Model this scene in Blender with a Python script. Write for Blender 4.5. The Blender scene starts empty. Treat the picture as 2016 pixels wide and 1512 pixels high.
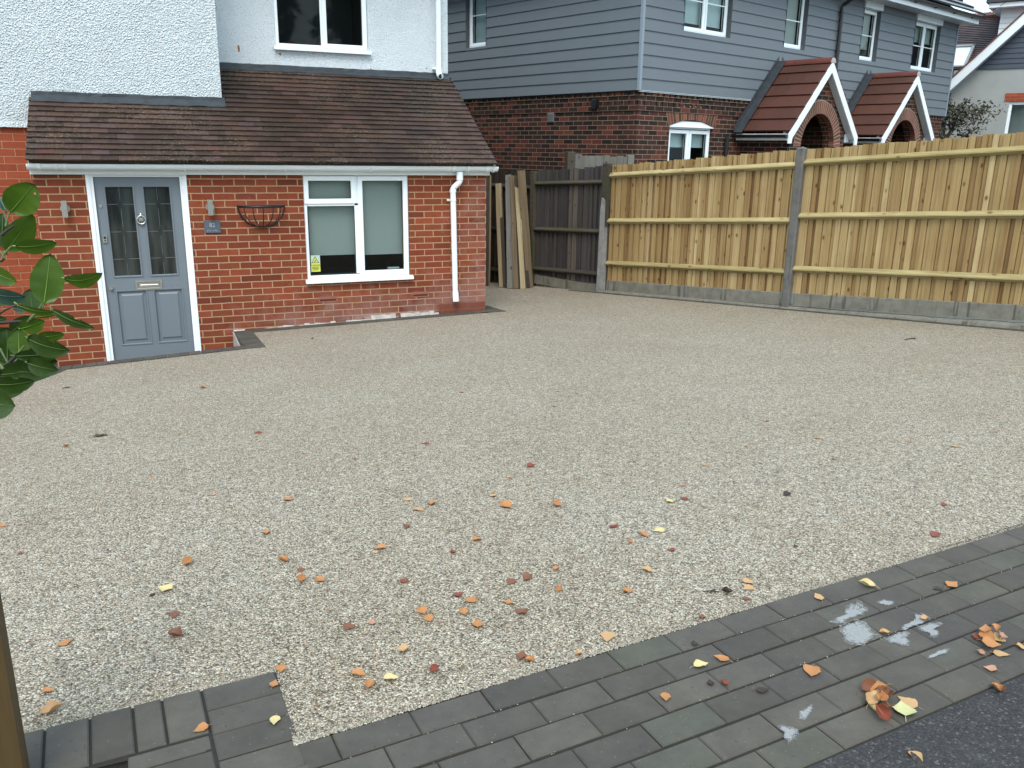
import bpy, math, random
from mathutils import Vector, Matrix
R = math.radians
rnd = random.Random(7)
S = bpy.context.scene
COL = S.collection
# ------------------------------------------------------------------ camera
CAMLOC = Vector((-3.7573, -9.7737, 1.9784))
RM = Matrix(((0.92230077, 0.09144699, -0.37549799), (-0.38620052, 0.25455118, -0.88659622), (0.0145069, 0.96272589, 0.27008962)))
cd = bpy.data.cameras.new('camera'); cam = bpy.data.objects.new('camera', cd); COL.objects.link(cam)
cam.matrix_world = Matrix.Translation(CAMLOC) @ RM.to_4x4()
cd.sensor_width = 36; cd.lens = 36 * 1648.45 / 2016; cd.clip_start = 0.02; cd.clip_end = 2000
S.camera = cam
# ------------------------------------------------------------------ world, sun, exposure
SUN_EL, SUN_AZ = 52, 205      # azimuth clockwise from +Y (the direction the sun stands in)
w = bpy.data.worlds.new('World'); S.world = w; w.use_nodes = True
nt = w.node_tree; bg = nt.nodes['Background']
sky = nt.nodes.new('ShaderNodeTexSky'); sky.sky_type = 'NISHITA'; sky.sun_disc = False
sky.sun_elevation = R(SUN_EL); sky.sun_rotation = R(SUN_AZ); sky.air_density = 1.6; sky.dust_density = 4
mixw = nt.nodes.new('ShaderNodeMix'); mixw.data_type = 'RGBA'
mixw.inputs['Factor'].default_value = 0.62
nt.links.new(sky.outputs[0], mixw.inputs['A']); mixw.inputs['B'].default_value = (7.2, 9.3, 10.6, 1)
nt.links.new(mixw.outputs['Result'], bg.inputs[0]); bg.inputs[1].default_value = 0.12
sd = bpy.data.lights.new('sun', 'SUN'); sd.energy = 1.3; sd.angle = R(28); sd.color = (1, .97, .92)
so = bpy.data.objects.new('sun', sd); COL.objects.link(so)
_d = Vector((math.sin(R(SUN_AZ)) * math.cos(R(SUN_EL)), math.cos(R(SUN_AZ)) * math.cos(R(SUN_EL)), math.sin(R(SUN_EL))))
so.rotation_euler = _d.to_track_quat('Z', 'Y').to_euler()
S.view_settings.view_transform = 'Standard'; S.view_settings.look = 'None'; S.view_settings.gamma = 1
S.view_settings.exposure = 0.86
S.render.engine = 'CYCLES'

# ------------------------------------------------------------------ helpers
class MB:
    """collects faces; build() links them as one mesh object with a metric UV map and a per-face tint"""
    def __init__(s): s.v = []; s.f = []; s.m = []; s.t = []; s.tint = 0.5; s.mi = 0; s.sm = []; s.smooth = False
    def face(s, pts, tint=None):
        b = len(s.v); s.v += [tuple(p) for p in pts]; s.f.append(tuple(range(b, b + len(pts))))
        s.m.append(s.mi); s.t.append(s.tint if tint is None else tint); s.sm.append(s.smooth)
    def box(s, x0, x1, y0, y1, z0, z1, tint=None, M=None, skip=''):
        c = [Vector((x, y, z)) for z in (z0, z1) for y in (y0, y1) for x in (x0, x1)]
        if M is not None: c = [M @ p for p in c]
        for k, q in (('b', (0, 2, 3, 1)), ('t', (4, 5, 7, 6)), ('f', (0, 1, 5, 4)), ('k', (2, 6, 7, 3)), ('l', (0, 4, 6, 2)), ('r', (1, 3, 7, 5))):
            if k not in skip: s.face([c[i] for i in q], tint)
    def bbox(s, x0, x1, y0, y1, z0, z1, b=.003, tint=None, M=None):
        """box with chamfered top edges"""
        lo = [(x0, y0), (x1, y0), (x1, y1), (x0, y1)]; hi = [(x0 + b, y0 + b), (x1 - b, y0 + b), (x1 - b, y1 - b), (x0 + b, y1 - b)]
        T = (lambda p: M @ Vector(p)) if M is not None else Vector
        for i in range(4):
            j = (i + 1) % 4
            s.face([T((*lo[i], z0)), T((*lo[j], z0)), T((*lo[j], z1 - b)), T((*lo[i], z1 - b))], tint)
            s.face([T((*lo[i], z1 - b)), T((*lo[j], z1 - b)), T((*hi[j], z1)), T((*hi[i], z1))], tint)
        s.face([T((*p, z1)) for p in hi], tint)
    def prism(s, poly, d, M=None, tint=None, caps=True):
        """poly: list of 3D points, extruded by vector d"""
        d = Vector(d); a = [Vector(p) for p in poly]; b = [p + d for p in a]
        if M is not None: a = [M @ p for p in a]; b = [M @ p for p in b]
        n = len(a)
        for i in range(n): j = (i + 1) % n; s.face([a[i], a[j], b[j], b[i]], tint)
        if caps: s.face(a[::-1], tint); s.face(b, tint)
    def tube(s, path, r, n=10, tint=None, closed=False, caps=True, flat=1.0):
        P = [Vector(p) for p in path]; rr = r if isinstance(r, (list, tuple)) else [r] * len(P)
        rings = []; up = None
        for i, p in enumerate(P):
            a = P[i - 1] if (i > 0 or closed) else p; b = P[(i + 1) % len(P)] if (i < len(P) - 1 or closed) else p
            t = (b - a).normalized()
            if up is None: up = Vector((0, 0, 1)) if abs(t.z) < .9 else Vector((0, 1, 0))
            x = t.cross(up).normalized(); y = x.cross(t).normalized(); up = y
            rings.append([p + rr[i] * (math.cos(k * 2 * math.pi / n) * x + flat * math.sin(k * 2 * math.pi / n) * y) for k in range(n)])
        o = s.smooth; s.smooth = True
        for i in range(len(P) - (0 if closed else 1)):
            A = rings[i]; B = rings[(i + 1) % len(P)]
            for k in range(n): s.face([A[k], A[(k + 1) % n], B[(k + 1) % n], B[k]], tint)
        s.smooth = False
        if caps and not closed: s.face(rings[0][::-1], tint); s.face(rings[-1], tint)
        s.smooth = o
    def build(s, name, mats, parent=None, loc=None, rz=0, merge=False):
        me = bpy.data.meshes.new(name); me.from_pydata(s.v, [], s.f)
        if not isinstance(mats, (list, tuple)): mats = [mats]
        for m in mats: me.materials.append(m)
        me.polygons.foreach_set('material_index', s.m); me.polygons.foreach_set('use_smooth', s.sm)
        at = me.attributes.new('tint', 'FLOAT', 'FACE'); at.data.foreach_set('value', s.t)
        uv = me.uv_layers.new(name='UVMap'); me.update()
        for p in me.polygons:
            n = p.normal; ax = [abs(n.x), abs(n.y), abs(n.z)]
            for li in p.loop_indices:
                c = me.vertices[me.loops[li].vertex_index].co
                if ax[2] > .8: q = (c.x, c.y)
                elif ax[0] > ax[1]: q = (c.y, c.z)
                else: q = (c.x, c.z)
                uv.data[li].uv = q
        if merge:
            import bmesh
            bm = bmesh.new(); bm.from_mesh(me); bmesh.ops.remove_doubles(bm, verts=bm.verts, dist=1e-5)
            bmesh.ops.recalc_face_normals(bm, faces=bm.faces); bm.to_mesh(me); bm.free()
        o = bpy.data.objects.new(name, me); COL.objects.link(o)
        if parent is not None: o.parent = parent
        if loc is not None: o.location = loc
        o.rotation_euler = (0, 0, rz)
        return o
def tag(o, label=None, cat=None, group=None, kind=None):
    if label: o['label'] = label
    if cat: o['category'] = cat
    if group: o['group'] = group
    if kind: o['kind'] = kind
    return o
def empty(name, loc=(0, 0, 0), rz=0, label=None, cat=None, group=None):
    o = bpy.data.objects.new(name, None); COL.objects.link(o); o.location = loc; o.rotation_euler = (0, 0, rz)
    o.empty_display_size = .1
    return tag(o, label, cat, group)

# ------------------------------------------------------------------ materials
class NG:
    def __init__(s, name):
        s.mat = bpy.data.materials.new(name); s.mat.use_nodes = True; s.t = s.mat.node_tree
        s.b = s.t.nodes['Principled BSDF']
    def n(s, typ, **k):
        x = s.t.nodes.new('ShaderNode' + typ)
        for a, b in k.items(): setattr(x, a, b)
        return x
    def l(s, a, b): s.t.links.new(a, b)
    def coord(s, scale=(1, 1, 1), kind='UV', rot=0):
        tc = s.n('TexCoord'); mp = s.n('Mapping'); s.l(tc.outputs[kind], mp.inputs[0]); mp.inputs['Scale'].default_value = scale
        mp.inputs['Rotation'].default_value = (0, 0, rot); return mp.outputs[0]
    def noise(s, vec, scale, detail=3, rough=.5, dist=0):
        x = s.n('TexNoise'); s.l(vec, x.inputs['Vector']); x.inputs['Scale'].default_value = scale; x.inputs['Detail'].default_value = detail
        x.inputs['Roughness'].default_value = rough; x.inputs['Distortion'].default_value = dist; return x.outputs['Fac']
    def vor(s, vec, scale, out='Color', feature='F1', rand=1):
        x = s.n('TexVoronoi', feature=feature); s.l(vec, x.inputs['Vector']); x.inputs['Scale'].default_value = scale
        x.inputs['Randomness'].default_value = rand; return x.outputs[out]
    def ramp(s, fac, stops, interp='LINEAR'):
        x = s.n('ValToRGB'); x.color_ramp.interpolation = interp; e = x.color_ramp.elements
        while len(e) < len(stops): e.new(.5)
        for i, (p, c) in enumerate(stops):
            e[i].position = p; e[i].color = (*c, 1) if len(c) == 3 else c
        s.l(fac, x.inputs[0]); return x.outputs[0]
    def mask(s, fac, a, b):
        x = s.n('MapRange'); s.l(fac, x.inputs[0]); x.inputs[1].default_value = a; x.inputs[2].default_value = b; return x.outputs[0]
    def math(s, op, a, b=None):
        x = s.n('Math', operation=op)
        for i, q in enumerate((a, b)):
            if q is None: continue
            if isinstance(q, (int, float)): x.inputs[i].default_value = q
            else: s.l(q, x.inputs[i])
        return x.outputs[0]
    def mix(s, fac, a, b, mode='MIX'):
        x = s.n('Mix', data_type='RGBA', blend_type=mode)
        for nm, q in (('Factor', fac), ('A', a), ('B', b)):
            if isinstance(q, (int, float)): x.inputs[nm].default_value = q
            elif isinstance(q, tuple): x.inputs[nm].default_value = (*q, 1) if len(q) == 3 else q
            else: s.l(q, x.inputs[nm])
        return x.outputs['Result']
    def attr(s, name='tint'):
        x = s.n('Attribute', attribute_name=name); return x.outputs['Fac']
    def sep(s, vec, i):
        x = s.n('SeparateXYZ'); s.l(vec, x.inputs[0]); return x.outputs[i]
    def bump(s, h, strength=.5, dist=.01, prev=None):
        x = s.n('Bump'); x.inputs['Strength'].default_value = strength; x.inputs['Distance'].default_value = dist; s.l(h, x.inputs['Height'])
        if prev is not None: s.l(prev, x.inputs['Normal'])
        return x.outputs[0]
    def done(s, col=None, rough=.7, normal=None, spec=None, metal=0):
        if col is not None:
            if isinstance(col, tuple): s.b.inputs['Base Color'].default_value = (*col, 1)
            else: s.l(col, s.b.inputs['Base Color'])
        if isinstance(rough, (int, float)): s.b.inputs['Roughness'].default_value = rough
        else: s.l(rough, s.b.inputs['Roughness'])
        if spec is not None: s.b.inputs['Specular IOR Level'].default_value = spec
        s.b.inputs['Metallic'].default_value = metal
        if normal is not None: s.l(normal, s.b.inputs['Normal'])
        return s.mat
def simple(name, col, rough=.5, var=.15, scale=6, bump=0, spec=None, metal=0, bscale=60):
    g = NG(name); v = g.coord(kind='Object'); f = g.noise(v, scale, 4, .6)
    c = g.mix(f, tuple(x * (1 - var) for x in col), tuple(min(1, x * (1 + var)) for x in col))
    nb = g.bump(g.noise(v, bscale, 3), bump, .004) if bump else None
    return g.done(c, rough, nb, spec, metal)

def brick_mat(name, stops, mortar, voff=0., uoff=0., row=.075, eff=0., damp=False, mort=.009, grime=.0, rowbump=.5):
    g = NG(name); tc = g.n('TexCoord'); mp = g.n('Mapping'); g.l(tc.outputs['UV'], mp.inputs[0]); mp.inputs['Location'].default_value = (uoff, voff, 0)
    # slightly wandering joints
    nz = g.n('TexNoise'); g.l(tc.outputs['UV'], nz.inputs['Vector']); nz.inputs['Scale'].default_value = 9; nz.inputs['Detail'].default_value = 2
    vm = g.n('VectorMath', operation='MULTIPLY_ADD'); g.l(nz.outputs['Color'], vm.inputs[0]); vm.inputs[1].default_value = (.007, .007, 0); g.l(mp.outputs[0], vm.inputs[2])
    br = g.n('TexBrick'); g.l(vm.outputs[0], br.inputs['Vector']); br.offset = .5; br.squash = 1
    br.inputs['Color1'].default_value = (0, 0, 0, 1); br.inputs['Color2'].default_value = (1, 1, 1, 1); br.inputs['Mortar'].default_value = (.5, .5, .5, 1)
    br.inputs['Scale'].default_value = 1; br.inputs['Brick Width'].default_value = .225; br.inputs['Row Height'].default_value = row
    br.inputs['Mortar Size'].default_value = mort * .5; br.inputs['Mortar Smooth'].default_value = .25; br.inputs['Bias'].default_value = 0
    v = g.coord()
    c = g.ramp(br.outputs['Color'], stops)
    c = g.mix(g.mask(g.noise(v, 14, 5, .7), .3, .75), g.mix(1., c, (.78, .76, .78), 'MULTIPLY'), c)
    c = g.mix(g.mask(g.noise(v, 1.3, 4, .6), .3, .7), c, g.mix(1., c, (.82, .78, .8), 'MULTIPLY'))
    mc = g.mix(g.noise(v, 30, 3), tuple(x * .8 for x in mortar), tuple(min(1, x * 1.15) for x in mortar))
    c = g.mix(br.outputs['Fac'], c, mc)
    if eff:
        z = g.sep(v, 1); x = g.sep(v, 0)
        low = g.math('MULTIPLY', g.mask(z, .62, .02), g.mask(x, -3.2, -2.4)); rt = g.mask(x, -.75, -.1)
        band = g.math('ADD', g.math('MULTIPLY', low, .30), g.math('MULTIPLY', rt, .20))
        m = g.math('ADD', band, g.math('SUBTRACT', g.noise(v, 3.1, 6, .72, .4), .56))
        m = g.mask(m, .05, .42)
        c = g.mix(g.math('MULTIPLY', m, eff), c, (.30, .19, .17))
        # crusted lime near the ground line
        m2 = g.math('MULTIPLY', g.mask(g.math('ADD', z, g.math('MULTIPLY', g.noise(v, 7, 5, .7), .12)), .12, .055), g.mask(g.noise(v, 5, 5, .6), .44, .52))
        m2 = g.math('MULTIPLY', g.math('MULTIPLY', m2, g.mask(x, -.62, -.75)), g.mask(x, -1.9, -1.3))
        c = g.mix(g.math('MULTIPLY', m2, .85), c, (.5, .42, .38))
    ro = .85
    if damp:
        z = g.sep(v, 1); x = g.sep(v, 0)
        dm = g.math('MULTIPLY', g.mask(g.math('ADD', z, g.math('MULTIPLY', g.noise(v, 8, 4), .03)), .150, .138), g.mask(g.math('ADD', x, g.math('MULTIPLY', g.noise(v, 6, 4), .2)), -.6, -.5))
        c = g.mix(dm, c, g.mix(1., g.mix(.65, c, (.20, .046, .020)), (.8, .76, .74), 'MULTIPLY'))
        ro = g.mask(dm, 0, 1); ro = g.math('SUBTRACT', .85, g.math('MULTIPLY', ro, .45))
    h = g.math('SUBTRACT', g.math('MULTIPLY', g.noise(v, 60, 4, .7), .35), br.outputs['Fac'])
    return g.done(c, ro, g.bump(h, rowbump, .006), .3)

M = {}
REDS = [(0, (.15, .036, .018)), (.3, (.245, .052, .022)), (.55, (.205, .054, .024)), (.8, (.285, .066, .028)), (1, (.19, .042, .022))]
M['brick'] = brick_mat('red_brick', REDS, (.37, .235, .13), voff=.023, uoff=.0, eff=.62, damp=True, mort=.013)
M['brick_old'] = brick_mat('old_red_brick', [(0, (.27, .055, .024)), (.5, (.38, .09, .038)), (1, (.31, .068, .03))], (.38, .20, .12), voff=.03, row=.0775, mort=.009, rowbump=.8)
MULTI = [(0, (.016, .010, .008)), (.25, (.027, .016, .012)), (.5, (.045, .023, .017)), (.68, (.072, .026, .019)), (.86, (.112, .030, .022)), (.95, (.15, .052, .028)), (1, (.13, .028, .026))]
M['brick2'] = brick_mat('multi_brick', MULTI, (.24, .175, .125), voff=.02, mort=.010)
M['brick3'] = brick_mat('lintel_brick', [(0, (.35, .07, .03)), (1, (.45, .10, .05))], (.35, .2, .12), mort=.008)
def render_mat(name, sc, st, base=(.80, .84, .86)):
    g = NG(name); v = g.coord(kind='Object')
    h1 = g.vor(v, sc, 'Distance'); h2 = g.noise(v, sc * 1.3, 4, .6, .6)
    h = g.math('ADD', g.math('MULTIPLY', h1, .9), h2)
    c = g.mix(g.mask(g.noise(v, 2.2, 5, .6), .35, .7), base, tuple(x * .93 for x in base))
    pit = g.mask(h2, .30, .47)
    c = g.mix(g.math('SUBTRACT', 1, pit), c, tuple(x * .50 for x in base))  # shade of the pits put into the colour for deeper-looking relief
    speck = g.mask(g.noise(v, 26, 2, .5), .73, .76)
    c = g.mix(g.math('MULTIPLY', speck, .6), c, (.25, .2, .16))
    # rust spots
    return g.done(c, .9, g.bump(h, st, .026), .2)
M['dash_coarse'] = render_mat('coarse_pebbledash', 60, 1.0, (.77, .85, .89))
M['dash_fine'] = render_mat('fine_pebbledash', 95, .7, (.80, .87, .92))
M['upvc'] = simple('white_upvc', (.80, .87, .91), .32, .04, 3)
M['upvc_dull'] = simple('dull_white_upvc', (.74, .78, .77), .42, .08, 9)
M['white_paint'] = simple('white_paint', (.78, .81, .84), .5, .08, 9, .1)
M['door_grey'] = simple('grey_door_paint', (.150, .178, .205), .45, .05, 5, .05)
M['lead'] = simple('lead_flashing', (.030, .038, .045), .5, .7, 9, .5, bscale=12)
M['chrome'] = simple('brushed_metal', (.55, .55, .52), .3, .1, 20, metal=1)
M['black_metal'] = simple('black_iron', (.012, .010, .012), .45, .3, 30)
M['black_plastic'] = simple('black_plastic', (.012, .013, .015), .3, .2, 10)
M['slate'] = simple('slate_sign', (.075, .095, .12), .5, .25, 40, .15)
M['engrave'] = simple('engraved_white', (.33, .37, .42), .6, .1)
M['blind'] = simple('roller_blind', (.40, .43, .42), .8, .05, 3)
M['blind_light'] = simple('pale_blind', (.60, .70, .74), .8, .08, 3)
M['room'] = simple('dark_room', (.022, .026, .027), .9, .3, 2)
M['came'] = simple('leading', (.13, .14, .14), .4, .2)
M['yellow'] = simple('yellow_sticker', (.50, .53, .07), .4, .1, 30)
M['sticker_white'] = simple('clear_sticker', (.42, .52, .46), .4, .1, 30)
M['sticker_ink'] = simple('sticker_ink', (.03, .035, .02), .4, .1)
M['terracotta'] = simple('terracotta', (.24, .09, .06), .8, .25, 30, .3)
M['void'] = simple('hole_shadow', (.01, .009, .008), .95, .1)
def glass(name, tint=(.02, .03, .03), refl=1.0):
    g = NG(name); t = g.t; out = t.nodes['Material Output']
    tr = g.n('BsdfTransparent'); tr.inputs[0].default_value = (.80, .88, .86, 1); gl = g.n('BsdfGlossy'); gl.inputs['Roughness'].default_value = .03
    v = g.coord(kind='Object'); bp = g.bump(g.noise(v, 3, 2), .04, .02); g.l(bp, gl.inputs['Normal'])
    fr = g.n('Fresnel'); fr.inputs[0].default_value = 1.5
    mx = g.n('MixShader'); g.l(g.math('MULTIPLY', fr.outputs[0], refl), mx.inputs[0]); g.l(tr.outputs[0], mx.inputs[1]); g.l(gl.outputs[0], mx.inputs[2]); g.l(mx.outputs[0], out.inputs[0])
    return g.mat
M['glass'] = glass('window_glass', refl=.6)
def dark_glass(name, col):
    g = NG(name); v = g.coord(kind='Object', scale=(6, 6, .6)); c = g.mix(g.mask(g.noise(v, 2, 3), .35, .65), tuple(x * .4 for x in col), tuple(x * 1.8 for x in col))
    return g.done(c, .07, None, .5)
M['door_glass'] = dark_glass('obscure_door_glass', (.022, .028, .027))

def tile_mat(name, stops, moss=0, rough=.55):
    g = NG(name); v = g.coord(kind='Object'); c = g.ramp(g.attr(), stops)
    c = g.mix(g.mask(g.noise(v, 30, 4, .7), .3, .7), g.mix(1., c, (.7, .7, .7), 'MULTIPLY'), c)
    if moss:
        big = g.mask(g.noise(v, .75, 3, .5), .42, .58)
        c = g.mix(g.math('MULTIPLY', big, .9), c, g.mix(1., c, (.50, .52, .50), 'MULTIPLY'))
        sp = g.math('MULTIPLY', g.mask(g.noise(v, 48, 3, .6), .56, .64), g.mask(g.noise(v, 1.1, 3, .6), .42, .62))
        c = g.mix(g.math('MULTIPLY', sp, moss), c, (.20, .17, .11))
        gr = g.math('MULTIPLY', g.mask(g.noise(v, 18, 4, .7), .58, .66), g.mask(g.noise(v, .9, 2, .5), .5, .62))
        c = g.mix(g.math('MULTIPLY', gr, .35), c, (.07, .085, .02))
    return g.done(c, rough, g.bump(g.noise(v, 90, 3, .6), .35, .003), .45)
M['tiles'] = tile_mat('brown_plain_tiles', [(0, (.034, .017, .012)), (.45, (.056, .028, .019)), (.8, (.072, .036, .025)), (.96, (.07, .042, .040)), (1, (.09, .028, .019))], .8, .55)
M['tiles_red'] = tile_mat('red_porch_tiles', [(0, (.070, .027, .018)), (.5, (.085, .032, .021)), (1, (.098, .037, .024))])
M['tiles_ridge'] = tile_mat('red_ridge_tiles', [(0, (.12, .035, .026)), (1, (.15, .04, .03))])
M['tiles_dark'] = tile_mat('dark_roof_tiles', [(0, (.03, .03, .036)), (1, (.06, .055, .065))], rough=.3)
M['tiles3'] = tile_mat('purple_brown_tiles', [(0, (.05, .035, .038)), (1, (.085, .06, .062))])
M['verge3'] = tile_mat('red_verge_tiles', [(0, (.12, .05, .035)), (1, (.28, .08, .05))])
M['cladding'] = simple('grey_weatherboard', (.128, .151, .172), .6, .06, 4, .12)
M['cladtrim'] = simple('pale_corner_trim', (.22, .27, .32), .5, .04, 4)
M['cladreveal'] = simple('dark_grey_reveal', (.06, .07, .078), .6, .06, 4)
M['soffit'] = simple('shaded_soffit_paint', (.48, .53, .58), .5, .05, 4)
M['render3'] = simple('grey_cement_render', (.32, .335, .33), .95, .22, 1.6, .3, bscale=40)
M['clad3'] = simple('navy_cladding', (.045, .058, .085), .5, .1, 4)
M['clad3w'] = simple('white_cladding', (.72, .78, .82), .5, .04, 4)
def concrete_mat(name, base, streak=.5):
    g = NG(name); v = g.coord(kind='Object')
    c = g.mix(g.mask(g.noise(v, 9, 6, .7), .3, .7), tuple(x * .68 for x in base), tuple(x * 1.2 for x in base))
    st = g.coord(scale=(9, 9, .7), kind='Object')
    c = g.mix(g.math('MULTIPLY', g.mask(g.noise(st, 1.6, 4, .6), .58, .66), streak), c, tuple(x * .32 for x in base))
    return g.done(c, .85, g.bump(g.noise(v, 70, 4, .7), .5, .004), .3)
M['concrete'] = concrete_mat('weathered_concrete', (.185, .175, .145), .75)
M['concrete_post'] = concrete_mat('dark_concrete_post', (.135, .13, .122), .6)
M['concrete_pale'] = concrete_mat('pale_concrete', (.25, .245, .24), .3)
M['mortar'] = concrete_mat('pale_mortar', (.42, .39, .37), .2)
def wood_mat(name, stops, streak=(40, 40, 1.2), green=0, knot=.95, rough=.75):
    g = NG(name); v = g.coord(kind='Object'); sv = g.coord(scale=streak, kind='Object')
    c = g.ramp(g.attr(), stops)
    off = g.n('VectorMath', operation='ADD'); cv = g.n('CombineXYZ'); g.l(g.math('MULTIPLY', g.attr(), 37.), cv.inputs[2]); g.l(sv, off.inputs[0]); g.l(cv.outputs[0], off.inputs[1])
    gr = g.noise(off.outputs[0], 1, 5, .65, .3)
    c = g.mix(g.mask(gr, .3, .72), g.mix(1., c, (.62, .54, .46), 'MULTIPLY'), c)
    c = g.mix(g.math('MULTIPLY', g.mask(g.noise(v, 1.7, 5, .65), .48, .70), .55), c, g.mix(1., c, (.74, .68, .66), 'MULTIPLY'))
    # knots
    kv = g.n('VectorMath', operation='MULTIPLY'); g.l(off.outputs[0], kv.inputs[0]); kv.inputs[1].default_value = tuple(9 / q if q > 5 else 5.5 / q for q in streak)
    kd = g.vor(kv.outputs[0], 1, 'Distance')
    c = g.mix(g.math('MULTIPLY', g.mask(kd, .20, .06), knot), c, g.mix(1., c, (.28, .16, .08), 'MULTIPLY'))
    if green:
        z = g.mask(g.noise(v, 1.6, 4, .6), .5, .68)
        c = g.mix(g.math('MULTIPLY', z, green), c, (.05, .062, .022))
    return g.done(c, rough, g.bump(gr, .35, .003), .25)
NEWW = [(0, (.21, .125, .055)), (.2, (.31, .205, .09)), (.5, (.40, .29, .135)), (.75, (.48, .365, .185)), (.92, (.60, .485, .27)), (1, (.26, .17, .085))]
M['wood_new'] = wood_mat('new_fence_boards', NEWW)
M['wood_rail'] = wood_mat('new_fence_rails', [(0, (.38, .325, .155)), (1, (.50, .435, .235))], (1.2, 40, 40), .12, .9)
M['wood_old'] = wood_mat('old_grey_boards', [(0, (.040, .038, .040)), (.5, (.078, .073, .076)), (.8, (.12, .11, .10)), (1, (.16, .14, .12))], green=.35, knot=.5)
M['wood_old_rail'] = wood_mat('old_green_rails', [(0, (.06, .055, .045)), (1, (.10, .09, .07))], (1.2, 40, 40), .6)
M['wood_pale'] = wood_mat('pale_plank', [(0, (.24, .19, .11)), (1, (.40, .34, .21))], knot=.9)
M['wood_brown'] = wood_mat('brown_plank', [(0, (.10, .07, .045)), (1, (.17, .13, .08))], green=.5)
M['wood_grey'] = wood_mat('grey_plank', [(0, (.13, .135, .125)), (1, (.19, .19, .18))], green=.25)
M['wood_dark'] = wood_mat('dark_plank', [(0, (.035, .028, .024)), (1, (.07, .055, .045))], green=.3)
M['wood_post'] = wood_mat('brown_treated_post', [(0, (.085, .055, .022)), (1, (.11, .072, .03))], (26, 26, 1.1), .55, .5)

def gravel_mat():
    g = NG('resin_bound_gravel'); v = g.coord(kind='Object')
    stops = [(0, (.07, .059, .047)), (.08, (.14, .12, .093)), (.20, (.235, .20, .15)), (.38, (.385, .342, .265)), (.54, (.50, .452, .362)), (.68, (.33, .305, .275)), (.80, (.60, .56, .475)), (.91, (.76, .725, .65)), (.97, (.46, .27, .17)), (1, (.17, .145, .125))]
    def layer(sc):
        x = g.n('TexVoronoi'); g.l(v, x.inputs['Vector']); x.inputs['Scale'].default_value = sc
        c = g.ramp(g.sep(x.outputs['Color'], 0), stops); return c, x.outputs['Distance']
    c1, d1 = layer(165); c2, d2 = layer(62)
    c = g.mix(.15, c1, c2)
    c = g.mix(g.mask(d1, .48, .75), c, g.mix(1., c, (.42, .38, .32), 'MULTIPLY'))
    c = g.mix(g.mask(g.noise(v, 1.1, 4, .55), .35, .68), c, g.mix(1., c, (.93, .90, .86), 'MULTIPLY'))
    c = g.mix(g.mask(g.noise(v, 11, 3, .6), .35, .65), c, g.mix(1., c, (.95, .94, .92), 'MULTIPLY'))
    c = g.mix(g.mask(g.noise(v, 34, 3, .7), .38, .62), g.mix(1., c, (.92, .912, .90), 'MULTIPLY'), g.mix(1., c, (1.18, 1.17, 1.14), 'MULTIPLY'))
    h = g.math('SUBTRACT', 1, d1)
    return g.done(c, .62, g.bump(h, 1., .007), .35)
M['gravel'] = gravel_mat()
def pebble_mat():
    g = NG('loose_pebbles'); c = g.ramp(g.attr(), [(0, (.055, .044, .032)), (.2, (.14, .117, .085)), (.5, (.26, .228, .17)), (.8, (.36, .32, .25)), (.95, (.54, .505, .43)), (1, (.26, .13, .09))])
    return g.done(c, .6)
M['pebble'] = pebble_mat()
def paver_mat():
    g = NG('charcoal_block_paving'); v = g.coord(kind='Object')
    c = g.ramp(g.attr(), [(0, (.064, .058, .052)), (.5, (.075, .069, .061)), (.85, (.087, .079, .069)), (1, (.073, .074, .061))])
    c = g.mix(g.mask(g.noise(v, 7, 6, .75), .3, .72), g.mix(1., c, (.76, .76, .78), 'MULTIPLY'), g.mix(1., c, (1.18, 1.17, 1.14), 'MULTIPLY'))
    c = g.mix(g.mask(g.noise(v, 2.1, 4, .6), .45, .7), c, g.mix(1., c, (1.12, 1.10, 1.0), 'MULTIPLY'))
    c = g.mix(g.math('MULTIPLY', g.mask(g.vor(v, 38, 'Distance'), .10, .05), .55), c, (.17, .17, .165))
    c = g.mix(g.math('MULTIPLY', g.mask(g.noise(v, 60, 3, .6), .66, .72), .5), c, (.03, .03, .03))
    nb = g.bump(g.noise(v, 260, 4, .7), .35, .002)
    return g.done(c, g.math('ADD', .62, g.math('MULTIPLY', g.noise(v, 3, 4), .3)), g.bump(g.noise(v, 12, 4), .15, .006, nb), .22)
M['paver'] = paver_mat()
M['joint'] = simple('dark_joint_sand', (.018, .016, .014), .95, .5, 60, .4)
M['edging'] = M['paver']
def asphalt_mat():
    g = NG('asphalt'); v = g.coord(kind='Object')
    x = g.n('TexVoronoi'); g.l(v, x.inputs['Vector']); x.inputs['Scale'].default_value = 170
    c = g.ramp(g.sep(x.outputs['Color'], 0), [(0, (.026, .025, .026)), (.7, (.040, .038, .039)), (.92, (.055, .053, .054)), (1, (.11, .108, .105))])
    c = g.mix(g.math('MULTIPLY', g.mask(g.noise(v, 14, 6, .75), .5, .7), .4), c, (.075, .072, .072))
    return g.done(c, .85, g.bump(g.math('SUBTRACT', 1, x.outputs['Distance']), .8, .005), .3)
M['asphalt'] = asphalt_mat()
M['soil'] = simple('compacted_soil', (.05, .042, .03), .95, .3, 4, .5)
def stain_mat():
    g = NG('dried_cement_residue'); v = g.coord(kind='Object')
    g.b.inputs['Alpha'].default_value = 1
    a = g.mask(g.math('ADD', g.math('ADD', g.math('MULTIPLY', g.noise(v, 30, 6, .75), .75), g.math('MULTIPLY', g.noise(v, 160, 3, .7), .25)), g.math('MULTIPLY', g.attr(), .26)), .52, .68)
    # fades at the rim through the tint attribute
    g.l(g.math('MULTIPLY', a, .72), g.b.inputs['Alpha'])
    c = g.mix(g.noise(v, 130, 4, .7), (.22, .225, .225), (.42, .43, .435))
    return g.done(c, .9)
M['stain'] = stain_mat()

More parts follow.
